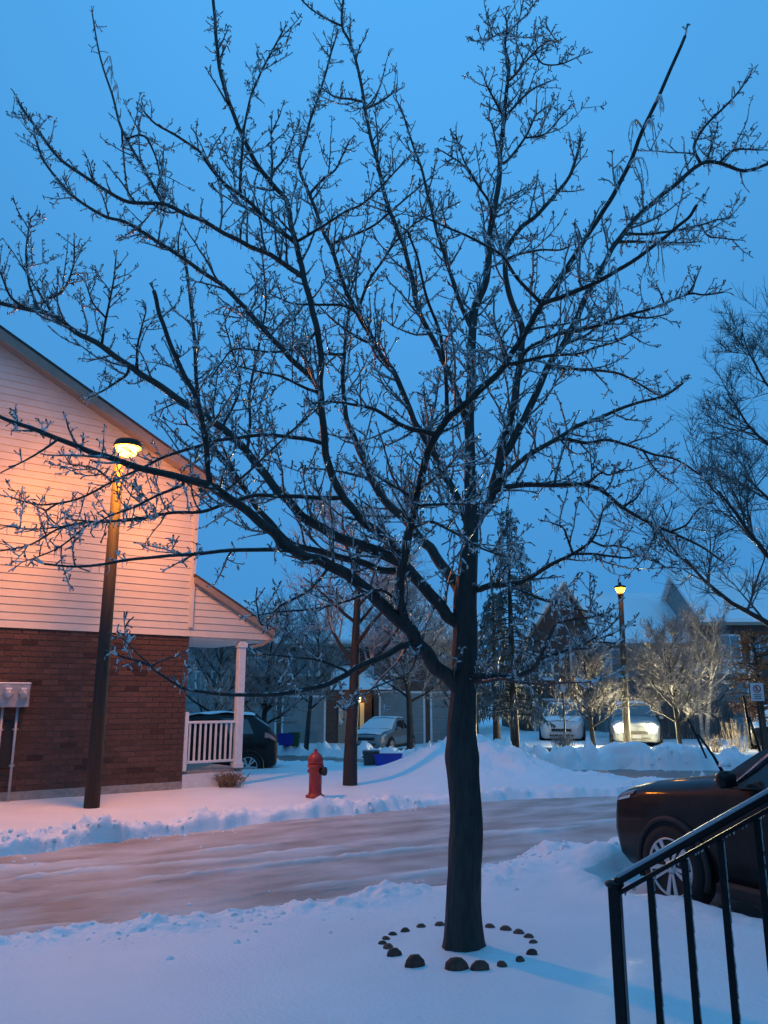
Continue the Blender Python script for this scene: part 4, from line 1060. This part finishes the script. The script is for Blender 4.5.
for k in range(10):
    s = .100 * (k + 1)
    rpart(MB().box(rp(s, -.64), (.0185, .0185, 1.20), RM, .002), 'baluster', M_BLACK)
    ib = MB(); zz = -.05
    while zz > -.62:
        ln = rr.uniform(.02, .06)
        ib.tube([rp(s + .0098, zz), rp(s + .0105, zz - ln)], [.0018, .0024], 4); zz -= ln + rr.uniform(.0, .02)
    rpart(ib, 'ice_bead', M_ICE, True)['kind'] = 'stuff'
    ib = MB()
    for j in range(7):
        q = rp(s - rr.uniform(.01, .10), -.041); r = rr.uniform(.002, .0045)
        ib.lathe([(r * .5, r), (r, 0), (r * .7, -r), (r * .2, -r * 2.2)], 6, q)
    rpart(ib, 'ice_drop', M_ICE, True)['kind'] = 'stuff'

# the steps and house front the railing and the camera stand at (behind the picture)
st = thing('porch_steps', 'concrete entrance steps that the iron railing stands on', 'steps', (1.0, .8, 0))
zg = .25
c0 = P0 + dirR * .1
for k in range(4):
    s0 = .02 + .30 * k
    q = P0 + dirR * (s0 + 1.0) - nrm * .62
    o = MB().box((q.x, q.y, zg - .3 + (.18 * (k + 1) + .3) / 2 - .15), (2.0, 1.35, .18 * (k + 1) + .3), RM, .01).build('step', M_FOUND, st)
    o.matrix_parent_inverse = Matrix.Translation((-1.0, -.8, 0))
hh = thing('own_house', 'unseen brick house with porch roof behind the photographer, added to block sky light', 'house', (0, -2.2, 0))  # out of view; put in and sized to keep sky light off the snow
def opart(mb, n, m):
    o = mb.build(n, m, hh); o.matrix_parent_inverse = Matrix.Translation((0, 2.2, 0)); return o
opart(MB().box((2.5, -7.2, 2.7), (17, 8, 5.8)), 'wall', M_HBRICK)
opart(MB().prism([(-6.4, -2.8, 5.5), (-6.4, -7.2, 8.2), (-6.4, -11.6, 5.5)], (17.8, 0, 0)), 'roof', M_ROOF)
opart(MB().box((.8, -1.55, 3.05), (5.2, 3.2, .16)), 'porch_roof', M_ROOF)
for x in (-1.6, 3.2): opart(MB().box((x, -.1, 1.5), (.16, .16, 3.0)), 'porch_column', M_WHITE)

# ------------------------------------------------------------------ houses beyond the street
def facade_house(name, label, D, px0, px1, top_py, zg, m, depth=9.0, rot=0):
    a = at_y(px0, 700, D); b = at_y(px1, 700, D); zt_ = at_y(px0, top_py, D).z
    root = thing(name, label, 'house', ((a.x + b.x) / 2, D, zg), 0, 'far townhouses')
    w = b.x - a.x; h = zt_ - zg
    MB().box((0, depth / 2, h / 2 - .3), (w, depth, h + .6)).build('wall', m, root)
    root['w'] = w; root['h'] = h
    return root, (a.x + b.x) / 2, D, zg, w, h
def fx(px, py, R): p = at_y(px, py, R[2]); return p.x - R[1], p.z - R[3]
def gable_roof(root, w, h, rise, depth, over=.4, m=M_SNOW, th=.22, name='roof', x0=0, y0=0):
    """ridge along x, snow covered"""
    mb = MB()
    sl_ = rise / (depth / 2)
    y_a, y_b = -over + y0, depth + over + y0; zm = h + rise
    za = h - sl_ * over
    poly = [(-w / 2 - over + x0, y_a, za), (-w / 2 - over + x0, depth / 2 + y0, zm), (-w / 2 - over + x0, y_b, za), (-w / 2 - over + x0, y_b, za + th), (-w / 2 - over + x0, depth / 2 + y0, zm + th), (-w / 2 - over + x0, y_a, za + th)]
    mb.prism(poly, (w + 2 * over, 0, 0)); r = mb.build(name, m, root)
    MB().box((x0, y_a + .03, za - .06), (w + 2 * over, .08, .16)).build('eave_board', M_TRIM, root)
    for s in (-1, 1):                                      # gable walls
        MB().prism([(s * w / 2 + x0 - .05, y0, h), (s * w / 2 + x0 - .05, depth / 2 + y0, zm - .02), (s * w / 2 + x0 - .05, depth + y0, h)], (.1, 0, 0)).build('gable_wall', M_HSIDE, root)
    return r
def window(root, x, z, w, h, y=-.03, m=M_WIN, panes=2):
    f = MB().box((x, y, z), (w + .16, .06, h + .16)).build('window', M_WHITE, root)
    for k in range(panes):
        MB().box((x - w / 2 + w * (k + .5) / panes, y - .035, z), (w / panes - .05, .03, h - .04)).build('pane', m, f)
    MB().box((x, y - .04, z - h / 2 - .10), (w + .24, .12, .05)).build('sill', M_WHITE, f)
def garage(root, x, zt_, w, h, y=-.02):
    g = MB().box((x, y, zt_ - h / 2), (w + .22, .05, h + .2)).build('garage_door', M_WHITE, root)
    for k in range(4):
        MB().box((x, y - .035, zt_ - h + h * (k + .5) / 4), (w, .05, h / 4 - .02)).build('door_panel', M_GARAGE, g)

R = facade_house('townhouse', 'dark brick townhouse with pale garage doors behind the hydrant', 44.0, 232, 372, 640, -.55, M_HBRICK)
root = R[0]
gable_roof(root, R[4], R[5], 2.6, 9.0)
for a, b in ((246, 275), (284, 324)):
    x0, zt_ = fx(a, 704, R); x1, _ = fx(b, 704, R); garage(root, (x0 + x1) / 2, zt_ + .35, x1 - x0, zt_ + .35)
x0, z0_ = fx(289, 672, R); x1, z1_ = fx(319, 660, R); window(root, (x0 + x1) / 2, (z0_ + z1_) / 2, x1 - x0, z1_ - z0_ + .2, panes=3)
x0, z0_ = fx(248, 672, R); x1, z1_ = fx(268, 660, R); window(root, (x0 + x1) / 2, (z0_ + z1_) / 2, x1 - x0, z1_ - z0_ + .2)
x0, z0_ = fx(338, 738, R); x1, z1_ = fx(352, 700, R)
fd = MB().box(((x0 + x1) / 2, -.04, (z1_) / 2 + .05), (x1 - x0, .08, z1_ - .1)).build('front_door', M_TRIM, root)
xl, _ = fx(362, 720, R); MB().box((xl, -.03, z1_ / 2 + .1), (.22, .06, z1_ - .5)).build('sidelight', M_LITWIN, root)
xl, _ = fx(341, 718, R); MB().box((xl, -.05, z1_ / 2 + .35), (.16, .10, .75)).build('door_light', M_LITWIN, fd)
xl, zl = fx(357.5, 699, R)
pl = MB().lathe([(.05, -.14), (.09, -.06), (.10, .06), (.05, .13)], 8, (xl + .1, -.55, zl)).build('porch_lamp', M_PORCHL, root)
MB().box((xl + .1, -.3, zl + .16), (.05, .6, .05)).build('lamp_bracket', M_BLACK, root)
xa, za = fx(332, 690, R); xb, zb = fx(392, 668, R)
MB().prism([(xa, -1.5, za), (xb, -1.5, za), (xb, 0, zb), (xa, 0, zb)], (0, 0, .12)).build('entry_roof', M_SNOW, root)

R = facade_house('townhouse', 'dark brick townhouse behind the snow blanketed silver car', 43.0, 374, 478, 636, -.5, M_HBRICK)
root = R[0]
gable_roof(root, R[4], R[5], 2.6, 9.0)
for a, b in ((381, 423), (432, 470)):
    x0, zt_ = fx(a, 699, R); x1, _ = fx(b, 699, R); garage(root, (x0 + x1) / 2, zt_ + .3, x1 - x0, zt_ + .3)
for a, b in ((392, 412), (440, 460)):
    x0, z0_ = fx(a, 674, R); x1, z1_ = fx(b, 658, R); window(root, (x0 + x1) / 2, (z0_ + z1_) / 2, x1 - x0, z1_ - z0_)

R = facade_house('townhouse', 'townhouse half hidden behind the porch and its bare trees', 52.0, 120, 226, 640, -.6, M_HSIDE)
root = R[0]
gable_roof(root, R[4], R[5], 2.4, 9.0)
for a, b in ((196, 206), (212, 222)):
    x0, z0_ = fx(a, 690, R); x1, z1_ = fx(b, 672, R); window(root, (x0 + x1) / 2, (z0_ + z1_) / 2, x1 - x0, z1_ - z0_)

# gabled house behind the white car
R = facade_house('gabled_house', 'house with a pointed front gable behind the white car', 46.0, 524, 602, 642, 0.0, M_HBRICK)
root = R[0]
xa, za = fx(524, 642, R); xp, zp_ = fx(562, 584, R); xb, _ = fx(602, 642, R)
gw = MB().prism([(xa, -.02, za), (xb, -.02, za), (xp, -.02, zp_)], (0, 9, 0)).build('gable_wall', M_HBRICK, root)
for s, xe in ((-1, xa), (1, xb)):
    MB().prism([(xe + s * .35, -.45, za - .45), (xp, -.45, zp_), (xp, -.45, zp_ + .25), (xe + s * .35, -.45, za - .2)], (0, 9.9, 0)).build('roof', M_SNOW, root)
    MB().prism([(xe + s * .30, -.52, za - .55), (xp, -.52, zp_ - .18), (xp, -.52, zp_ + .0), (xe + s * .35, -.52, za - .40)], (0, .06, 0)).build('rake_board', M_TRIM, root)
window(root, xp, fx(562, 600, R)[1], .6, .9, -.05)
for a, b in ((540, 551), (572, 583)):
    x0, z0_ = fx(a, 678, R); x1, z1_ = fx(b, 655, R); window(root, (x0 + x1) / 2, (z0_ + z1_) / 2, x1 - x0, z1_ - z0_, -.04)
x0, zt_ = fx(535, 704, R); x1, _ = fx(590, 704, R); garage(root, (x0 + x1) / 2, zt_ + .2, x1 - x0, zt_ + .2)
MB().box((-R[4] * .22, 5, zp_ + .6), (.7, .7, 1.3)).build('chimney', M_HBRICK, root)

R = facade_house('townhouse', 'long townhouse with a wide snowy roof behind the far street lamp', 44.0, 604, 716, 640, 0.0, M_HSIDE)
root = R[0]
rise = fx(650, 581, R)[1] - R[5]
gable_roof(root, R[4], R[5], max(2.5, rise * .9), 8.5, over=.3)
for a, b in ((612, 626), (640, 654), (676, 690)):
    x0, z0_ = fx(a, 672, R); x1, z1_ = fx(b, 650, R); window(root, (x0 + x1) / 2, (z0_ + z1_) / 2, x1 - x0, z1_ - z0_, -.04)
xa, za = fx(655, 676, R); xb, zb = fx(730, 656, R)
MB().prism([(xa, -3.5, za), (xb, -3.5, za), (xb, 0, zb), (xa, 0, zb)], (0, 0, .15)).build('garage_roof', M_SNOW, root)
MB().box(((xa + xb) / 2, -1.7, za / 2), (xb - xa - .4, 3.3, za)).build('garage_wall', M_HBRICK, root)
x0, zt_ = fx(668, 700, R); garage(root, (xa + xb) / 2, za - .4, 2.6, za - .4, -3.37)

R = facade_house('townhouse', 'dark house with a steep snowy roof at the right edge', 42.0, 712, 840, 618, 0.0, M_HBRICK)
root = R[0]
rise = fx(720, 566, R)[1] - R[5]
gable_roof(root, R[4], R[5], rise, 7.5, over=.35)
for a, b in ((722, 738), (752, 766)):
    x0, z0_ = fx(a, 660, R); x1, z1_ = fx(b, 636, R); window(root, (x0 + x1) / 2, (z0_ + z1_) / 2, x1 - x0, z1_ - z0_, -.04)
# wooden fence behind the birch
fa = at_y(640, 735, 36.5); fb = at_y(735, 735, 36.5)
fence = thing('wooden_fence', 'weathered board fence behind the pale twin trunked birch', 'fence', (fa.x, 36.5, 0))
n = 34; fw = (fb.x - fa.x) / n
bm_ = MB().box((0, 0, .85), (fw - .02, .025, 1.8)).mesh('board', M_FENCE)
for k in range(n):
    o = link('board', bm_, fence); o.location = (fw * (k + .5), random.uniform(-.006, .006), random.uniform(-.03, .02))
for z in (.4, 1.4): MB().box(((fb.x - fa.x) / 2, .04, z), (fb.x - fa.x, .04, .09)).build('fence_rail', M_FENCE, fence)

# ------------------------------------------------------------------ bins, signs, small things
def bin_box(px, py, D, m, label, w=.50, d=.36, h=.36, lid=False, z=None, rz=0):
    p = at_y(px, py, D); zz = gz(p.x, D) if z is None else z
    o = thing('recycling_bin' if not lid else 'wheeled_bin', label, 'bin', (p.x, D, zz), rz, 'bins put out at the street')
    mb = MB(); vs_ = []
    for (s, z_) in ((.86, 0), (1.0, h), (1.06, h), (1.06, h + .03), (.96, h + .03), (.84, .04)):
        vs_ += [(-w / 2 * s, -d / 2 * s, z_), (w / 2 * s, -d / 2 * s, z_), (w / 2 * s, d / 2 * s, z_), (-w / 2 * s, d / 2 * s, z_)]
    fs = [(3, 2, 1, 0)]
    for k in range(5):
        for j in range(4): fs.append((k * 4 + j, k * 4 + (j + 1) % 4, k * 4 + 4 + (j + 1) % 4, k * 4 + 4 + j))
    fs.append((20, 21, 22, 23)); mb.add(vs_, fs); mb.build('tub', m, o)
    for s in (-1, 1): MB().box((s * w * .53, 0, h * .8), (.03, .14, .04)).build('handle', m, o)
    if lid: MB().box((0, 0, h + .06), (w * 1.1, d * 1.12, .06), None, .015).build('lid', m, o)
    return o
bin_box(286, 744, 33.0, M_BLUE, 'blue recycling bin on the far snowbank beside the green bin', .62, .45, .42, z=gz(-3.9, 33))
bin_box(294.5, 744, 33.1, M_GREENB, 'green bin next to a blue bin on the far snowbank', .42, .42, .46, True)
bin_box(388, 767, 22.6, M_BLUE, 'blue recycling bin lying at the street edge behind the second trunk', .74, .45, .36, z=-.02)
bin_box(371, 767, 22.7, M_GREYB, 'dark grey bin left of the street edge blue bin', .42, .42, .38, True, z=-.02)

sp_ = at_y(757, 692, 21.5); sg_ = gz(sp_.x, 21.5)
sign = thing('parking_sign', 'small white no parking sign on a thin post at the right edge', 'sign', (sp_.x, 21.5, sg_), -.15)
sh = sp_.z - sg_
MB().tube([(0, .02, -.3), (0, .02, sh + .25)], .03, 6).build('sign_post', M_POST, sign)
pl = MB().box((0, -.02, sh), (.32, .012, .46), None, .003).build('sign_plate', M_SIGN, sign)
ring = MB(); n = 24
for (ra, rb, y) in ((.075, .10, -.030),):
    vs_ = [(r * math.cos(2 * math.pi * k / n), y, sh + .08 + r * math.sin(2 * math.pi * k / n)) for k in range(n) for r in (ra, rb)]
    ring.add(vs_, [(2 * k, 2 * k + 1, (2 * k + 3) % (2 * n), (2 * k + 2) % (2 * n)) for k in range(n)])
ring.build('red_ring', M_SIGNR, pl)
MB().box((0, -.031, sh + .08), (.19, .004, .02), Ry(math.pi / 4)).build('red_bar', M_SIGNR, pl)
MB().box((-.01, -.0295, sh + .08), (.022, .004, .12)).build('letter_stroke', M_SIGNK, pl)
for k, wd in enumerate((.2, .16, .2)): MB().box((0, -.03, sh - .07 - .05 * k), (wd, .004, .018)).build('text_line', M_SIGNK, pl)

# thin marker post and shrub before the white car
q = at_z(565.5, 742, .25); q = at_y(565.5, 744, 26.5)
mk = thing('marker_post', 'thin dark marker post in front of the white car', 'post', (q.x, 26.5, gz(q.x, 26.5)))
MB().tube([(0, 0, -.2), (0, 0, 2.15)], .025, 6).build('rod', M_POST, mk)
MB().box((0, -.03, 2.05), (.16, .012, .22)).build('plate', M_METER, mk)

def dry_shrub(px, py, D, h, w, n, m, label, name='dry_shrub', z=None, seed=1):
    p = at_y(px, py, D); zz = gz(p.x, D) if z is None else z
    r = random.Random(seed); root = thing(name, label, 'shrub', (p.x, D, zz), 0)
    mb = MB()
    for k in range(n):
        a = r.uniform(0, 6.28); s = r.uniform(.1, 1); hh_ = h * r.uniform(.5, 1)
        b = (w * .25 * s * math.cos(a), w * .25 * s * math.sin(a), -.05); t = (w * .5 * s * math.cos(a + .3), w * .5 * s * math.sin(a + .3), hh_)
        mid = tuple(b[i] * .6 + t[i] * .4 + r.uniform(-.03, .03) for i in range(3))
        mb.tube([b, mid, t], [.008, .006, .004], 3, False)
        for j in range(3):
            f = r.uniform(.4, 1); c = [mid[i] + (t[i] - mid[i]) * f for i in range(3)]
            mb.tube([c, (c[0] + r.uniform(-.1, .1), c[1] + r.uniform(-.1, .1), c[2] + r.uniform(-.03, .10))], [.006, .003], 3, False)
    o = mb.build('stems', m, root); o['kind'] = 'stuff'
    return root
pb = wp(ct - .25, 0, .18); pp_ = (384 + F_PX * pb.x / depth_of(pb))
dry_shrub(pp_, 785, pb.y, .27, .8, 100, M_DEAD, 'dry brown shrub at the foot of the porch', seed=3)
dry_shrub(562, 740, 26.2, .8, .9, 120, M_BGTWIG2, 'low frosted shrub by the marker post', seed=4)
dry_shrub(737, 742, 27.5, 1.1, 1.2, 55, M_DEAD, 'pale dry grass clump left of the parking sign', 'grass_clump', seed=5)
dry_shrub(714, 742, 27.5, .55, .7, 60, M_DEAD, 'small dry tuft at the birch beyond the wipers', 'grass_clump', seed=6)
# timber bed edging by the street
q = at_y(541, 753, 24.0)
tb = thing('timber_edging', 'low brown timber bed edging beyond the snow hill', 'edging', (q.x, 24.0, gz(q.x, 24.0)))
MB().box((0, 0, .06), (1.0, .14, .16), None, .01).build('beam', M_FENCE, tb); MB().box((0, .02, .155), (.9, .10, .04), None, .015).build('snow_cap', M_SNOW, tb)

# rounded snow piles cleared to the street's far side
def pile(px, py, D, w, d, h, seed, label):
    p = at_y(px, py, D); r = random.Random(seed); nu, nv = 40, 14; vs_ = []; fs = []
    for a in range(nv + 1):
        for b in range(nu):
            th = (math.pi / 2) * a / nv; f = 2 * math.pi * b / nu
            ct_, st_ = math.cos(f), math.sin(f)
            e = .55; X = math.copysign(abs(ct_) ** e, ct_); Y = math.copysign(abs(st_) ** e, st_)
            rr_ = (math.cos(th) ** .45) if a < nv else 0.0
            x, y, z = w / 2 * X * rr_, d / 2 * Y * rr_, h * math.sin(th) ** .9
            nz_ = float(fbm(np.array([x * 2.2 + seed * 7]), np.array([y * 2.2 + z * 2.5]), 4, seed)[0]) - .5
            vs_.append((x * (1 + .22 * nz_), y * (1 + .3 * nz_), max(-.15, z * (1 + .5 * nz_)) - (.15 if a == 0 else 0)))
    for a in range(nv):
        for b in range(nu):
            b2 = (b + 1) % nu; fs.append((a * nu + b, a * nu + b2, (a + 1) * nu + b2, (a + 1) * nu + b))
    mb = MB(); mb.add(vs_, fs); o = mb.build('snow_pile', M_SNOW, None, True); o.location = (p.x, D, .0)
    tag(o, label, 'snow pile', 'snow piles along the street'); return o
pile(622, 765, 22.6, 1.75, 1.1, .62, 3, 'rounded dirty snow pile right below the headlights')
pile(682, 765, 22.6, 1.7, 1.1, .58, 8, 'rounded snow pile behind the raised wipers')
pile(578, 765, 22.9, 1.3, 1.1, .55, 12, 'lumpy snow pile left of the pile below the headlights')

# ------------------------------------------------------------------ other trees
def bare_tree(name, label, base, H_, spread, m_bark, m_twig, seed, r0=.14, trunks=1, first=.25, levels=3, dens=1.0, droop=0.0, tw=.008, twist=1.0, limb=.55):
    r = random.Random(seed)
    root = thing(name, label, 'tree', base, 0, 'bare trees around the street')
    tk, cr = MB(), MB()
    def rv():
        v = Vector((r.uniform(-1, 1), r.uniform(-1, 1), r.uniform(-1, 1))); return v.normalized() if v.length > .05 else Vector((1, 0, 0))
    def br(p, d, L, rad, lvl):
        n = 5 if lvl > 0 else 3
        pts = [p]; dd = d.normalized()
        for i in range(n):
            dd = (dd + rv() * .16 * twist + UP * (.07 if not droop else -.06 * droop * (3 - lvl) * .5)).normalized(); pts.append(pts[-1] + dd * L / n)
        rr_ = [max(tw * .6, rad * (1 - .65 * i / n)) for i in range(n + 1)]
        (tk if lvl >= levels - 1 else cr).tube(pts, rr_, 6 if lvl >= levels - 1 else (4 if lvl > 0 else 3), False)
        if lvl == 0: return
        k = int((7 if lvl > 1 else 8) * dens * (1 + .3 * r.random()))
        for j in range(k):
            t = r.uniform(.18, 1.0) * n; i = min(n - 1, int(t)); q = pts[i].lerp(pts[i + 1], t - i)
            side = rv(); dr = (pts[i + 1] - pts[i]).normalized()
            br(q, dr * .75 + side * .85 + UP * .15, L * r.uniform(.35, .62), max(tw, rr_[i] * .55), lvl - 1)
    for t in range(trunks):
        d = (UP + Vector((r.uniform(-.25, .25), r.uniform(-.2, .2), 0)) * (0.15 if trunks == 1 else 1.0)).normalized()
        pts = [Vector((0.12 * t, 0, -.2))]; n = 8
        for i in range(n):
            d = (d + rv() * .05 * twist + UP * .05).normalized(); pts.append(pts[-1] + d * (H_ * .8) / n)
        rr_ = [r0 * (1 - .75 * i / n) for i in range(n + 1)]
        tk.tube(pts, rr_, 10, False)
        k = int(12 * dens)
        for j in range(k):
            f = first + (1 - first) * (j + r.random()) / k
            t_ = min(n - .01, f * n); i = int(t_); q = pts[i].lerp(pts[i + 1], t_ - i)
            a = j * 2.4 + r.uniform(-.4, .4)
            el = .35 + .75 * f
            L = spread * (1.05 - .55 * f) * r.uniform(.75, 1.1)
            br(q, Vector((math.cos(a), math.sin(a), el if not droop else .25)), L, rr_[i] * limb, levels - 1)
    tk.build('trunk', m_bark, root, True)
    c = cr.mesh('crown', m_twig, True); c = link('crown', c, root); c['kind'] = 'stuff'
    return root
def base_at(px, D, z=None):
    p = at_y(px, 740, D); return (p.x, D, gz(p.x, D) if z is None else z)
b = at_z(350, 785, gz(-.75, 17.3)); 
bare_tree('bare_tree', 'bare tree with a straight dark trunk behind the hydrant', (b.x, b.y, gz(b.x, b.y)), 6.6, 2.5, M_BGBARK, M_BGTWIG, 2, .155, first=.42, levels=4, dens=.9, tw=.0055)
bare_tree('bare_tree', 'frosted tree seen through the porch opening', base_at(212, 29), 5.6, 2.4, M_BGBARK, M_BGTWIG, 5, .13, first=.2, levels=3, dens=1.6, tw=.009)
bare_tree('bare_tree', 'frosted tree right of the porch roof tip', base_at(262, 31), 6.4, 2.5, M_BGBARK, M_BGTWIG, 6, .13, first=.25, levels=3, dens=1.6, tw=.009)
bare_tree('bare_tree', 'tall frosted tree above the snow covered garage roofs', base_at(410, 34), 7.6, 3.0, M_BGBARK, M_BGTWIG, 7, .15, first=.35, levels=3, dens=1.7, tw=.010)
bare_tree('bare_tree', 'small iced tree directly right of the white car', base_at(594, 29), 4.4, 1.7, M_BGBARK, M_BGTWIG2, 8, .09, first=.25, levels=3, dens=1.5, tw=.008)
bare_tree('bare_tree', 'small iced tree just right of the headlights', base_at(680, 28), 4.6, 2.0, M_BGBARK, M_BGTWIG2, 9, .09, first=.25, levels=3, dens=1.6, tw=.008)
bare_tree('bare_tree', 'weeping bushy tree in front of the gabled house', base_at(640, 38), 4.6, 2.5, M_BGBARK, M_BGTWIG2, 10, .12, first=.2, levels=3, dens=1.8, tw=.010, droop=.6)
bare_tree('birch_tree', 'pale twin trunked birch before the wooden fence', base_at(703, 33), 6.2, 1.7, M_BIRCH, M_BGTWIG2, 12, .10, trunks=2, first=.45, levels=3, dens=1.2, tw=.008)
bare_tree('bare_tree', 'thin bare tree in front of the wide snowy roof', base_at(672, 40), 6.6, 1.8, M_BGBARK, M_BGTWIG, 13, .10, first=.4, levels=3, dens=.8, tw=.009)
bare_tree('bare_tree', 'bare tree behind the gabled house peak', base_at(580, 56), 10.0, 3.0, M_BGBARK, M_BGTWIG, 14, .16, first=.4, levels=3, dens=.9, tw=.014)
bare_tree('bare_tree', 'fine twigged tree reaching in from the right edge', base_at(836, 16.5), 11.0, 3.9, M_BGBARK, M_DKTWIG, 16, .17, first=.22, levels=4, dens=1.12, tw=.006)

bare_tree('bare_tree', 'dense brown twigged bush tree before the long townhouse', base_at(718, 38), 4.2, 2.3, M_BGBARK, M_BGTWIG2, 18, .12, first=.15, levels=3, dens=1.3, tw=.010)
bare_tree('bare_tree', 'frosted tree over the silver car', base_at(455, 36), 5.8, 2.4, M_BGBARK, M_BGTWIG, 19, .12, first=.25, levels=3, dens=1.5, tw=.010)
bare_tree('bare_tree', 'frosted tree left of the tall trunk above the second garage', base_at(306, 37), 7.0, 2.6, M_BGBARK, M_BGTWIG, 20, .12, first=.35, levels=3, dens=1.5, tw=.010)
# iced conifer behind the trunk
def conifer(px, D, H_, R_, seed, label):
    r = random.Random(seed); b = base_at(px, D)
    root = thing('conifer_tree', label, 'tree', b, 0)
    MB().tube([(0, 0, -.2), (0, 0, H_)], [.16, .02], 8).build('trunk', M_BGBARK, root, True)
    lim, nd = MB(), MB()
    n = 150
    for j in range(n):
        f = (j + r.random()) / n; z = 1.3 + (H_ - 1.4) * f
        L = R_ * (1 - f) ** .75 * r.uniform(.65, 1.1) + .18
        a = j * 2.399 + r.uniform(-.4, .4)
        d = Vector((math.cos(a), math.sin(a), .15)); pts = [Vector((0, 0, z))]
        for i in range(5):
            d = (d + Vector((0, 0, -.14))).normalized(); pts.append(pts[-1] + d * L / 5)
        lim.tube(pts, [.022, .018, .014, .011, .008, .005], 4, False)
        for k in range(int(26 * L) + 6):
            t = r.uniform(.25, 1) * 5; i = min(4, int(t)); q = pts[i].lerp(pts[i + 1], t - i)
            sd = Vector((r.uniform(-1, 1), r.uniform(-1, 1), r.uniform(-1.1, -.1))).normalized()
            l = r.uniform(.10, .26); e = q + sd * l * .6 + Vector((0, 0, -l * .6))
            w = Vector((-sd.y, sd.x, 0)).normalized() * r.uniform(.015, .035)
            m_ = q.lerp(e, .5) + Vector((0, 0, .02))
            nd.add([tuple(q), tuple(m_ + w), tuple(e), tuple(m_ - w)], [(0, 1, 2), (0, 2, 3)])
    lim.build('branches', M_BGBARK, root)
    c = link('crown', nd.mesh('crown', M_NEEDLE), root); c['kind'] = 'stuff'
conifer(515, 27.0, 8.3, 1.75, 4, 'tall dark iced conifer right behind the main trunk')
conifer(497, 31.0, 6.0, 1.6, 9, 'shorter conifer left of the tall iced conifer')

# brown-leaved small tree at the right edge
b = base_at(764, 24)
bt = thing('brown_leaved_tree', 'small tree keeping its dry brown leaves at the right edge', 'tree', b, 0)
r = random.Random(8); tk, lv = MB(), MB()
tk.tube([(0, 0, -.2), (.02, 0, 1.2), (0, 0, 3.2)], [.12, .09, .03], 8)
for k in range(46):
    a = r.uniform(0, 6.28); z = r.uniform(1.1, 3.5); L = r.uniform(.6, 1.25) * (1 - abs(z - 2.2) / 3)
    p = Vector((0, 0, z)); e = p + Vector((math.cos(a) * L, math.sin(a) * L, r.uniform(-.1, .35)))
    tk.tube([p, p.lerp(e, .5) + Vector((0, 0, .05)), e], [.02, .014, .006], 4, False)
    for j in range(60):
        q = p.lerp(e, r.uniform(.3, 1.05)) + Vector((r.uniform(-.16, .16), r.uniform(-.16, .16), r.uniform(-.2, .12)))
        u = Vector((r.uniform(-1, 1), r.uniform(-1, 1), r.uniform(-1, .3))).normalized() * .05; v = u.cross(Vector((r.random(), r.random(), r.random()))).normalized() * .022
        lv.add([tuple(q - u), tuple(q + v), tuple(q + u), tuple(q - v)], [(0, 1, 2, 3)])
tk.build('trunk', M_BGBARK, bt, True); c = link('crown', lv.mesh('crown', M_LEAF), bt); c['kind'] = 'stuff'
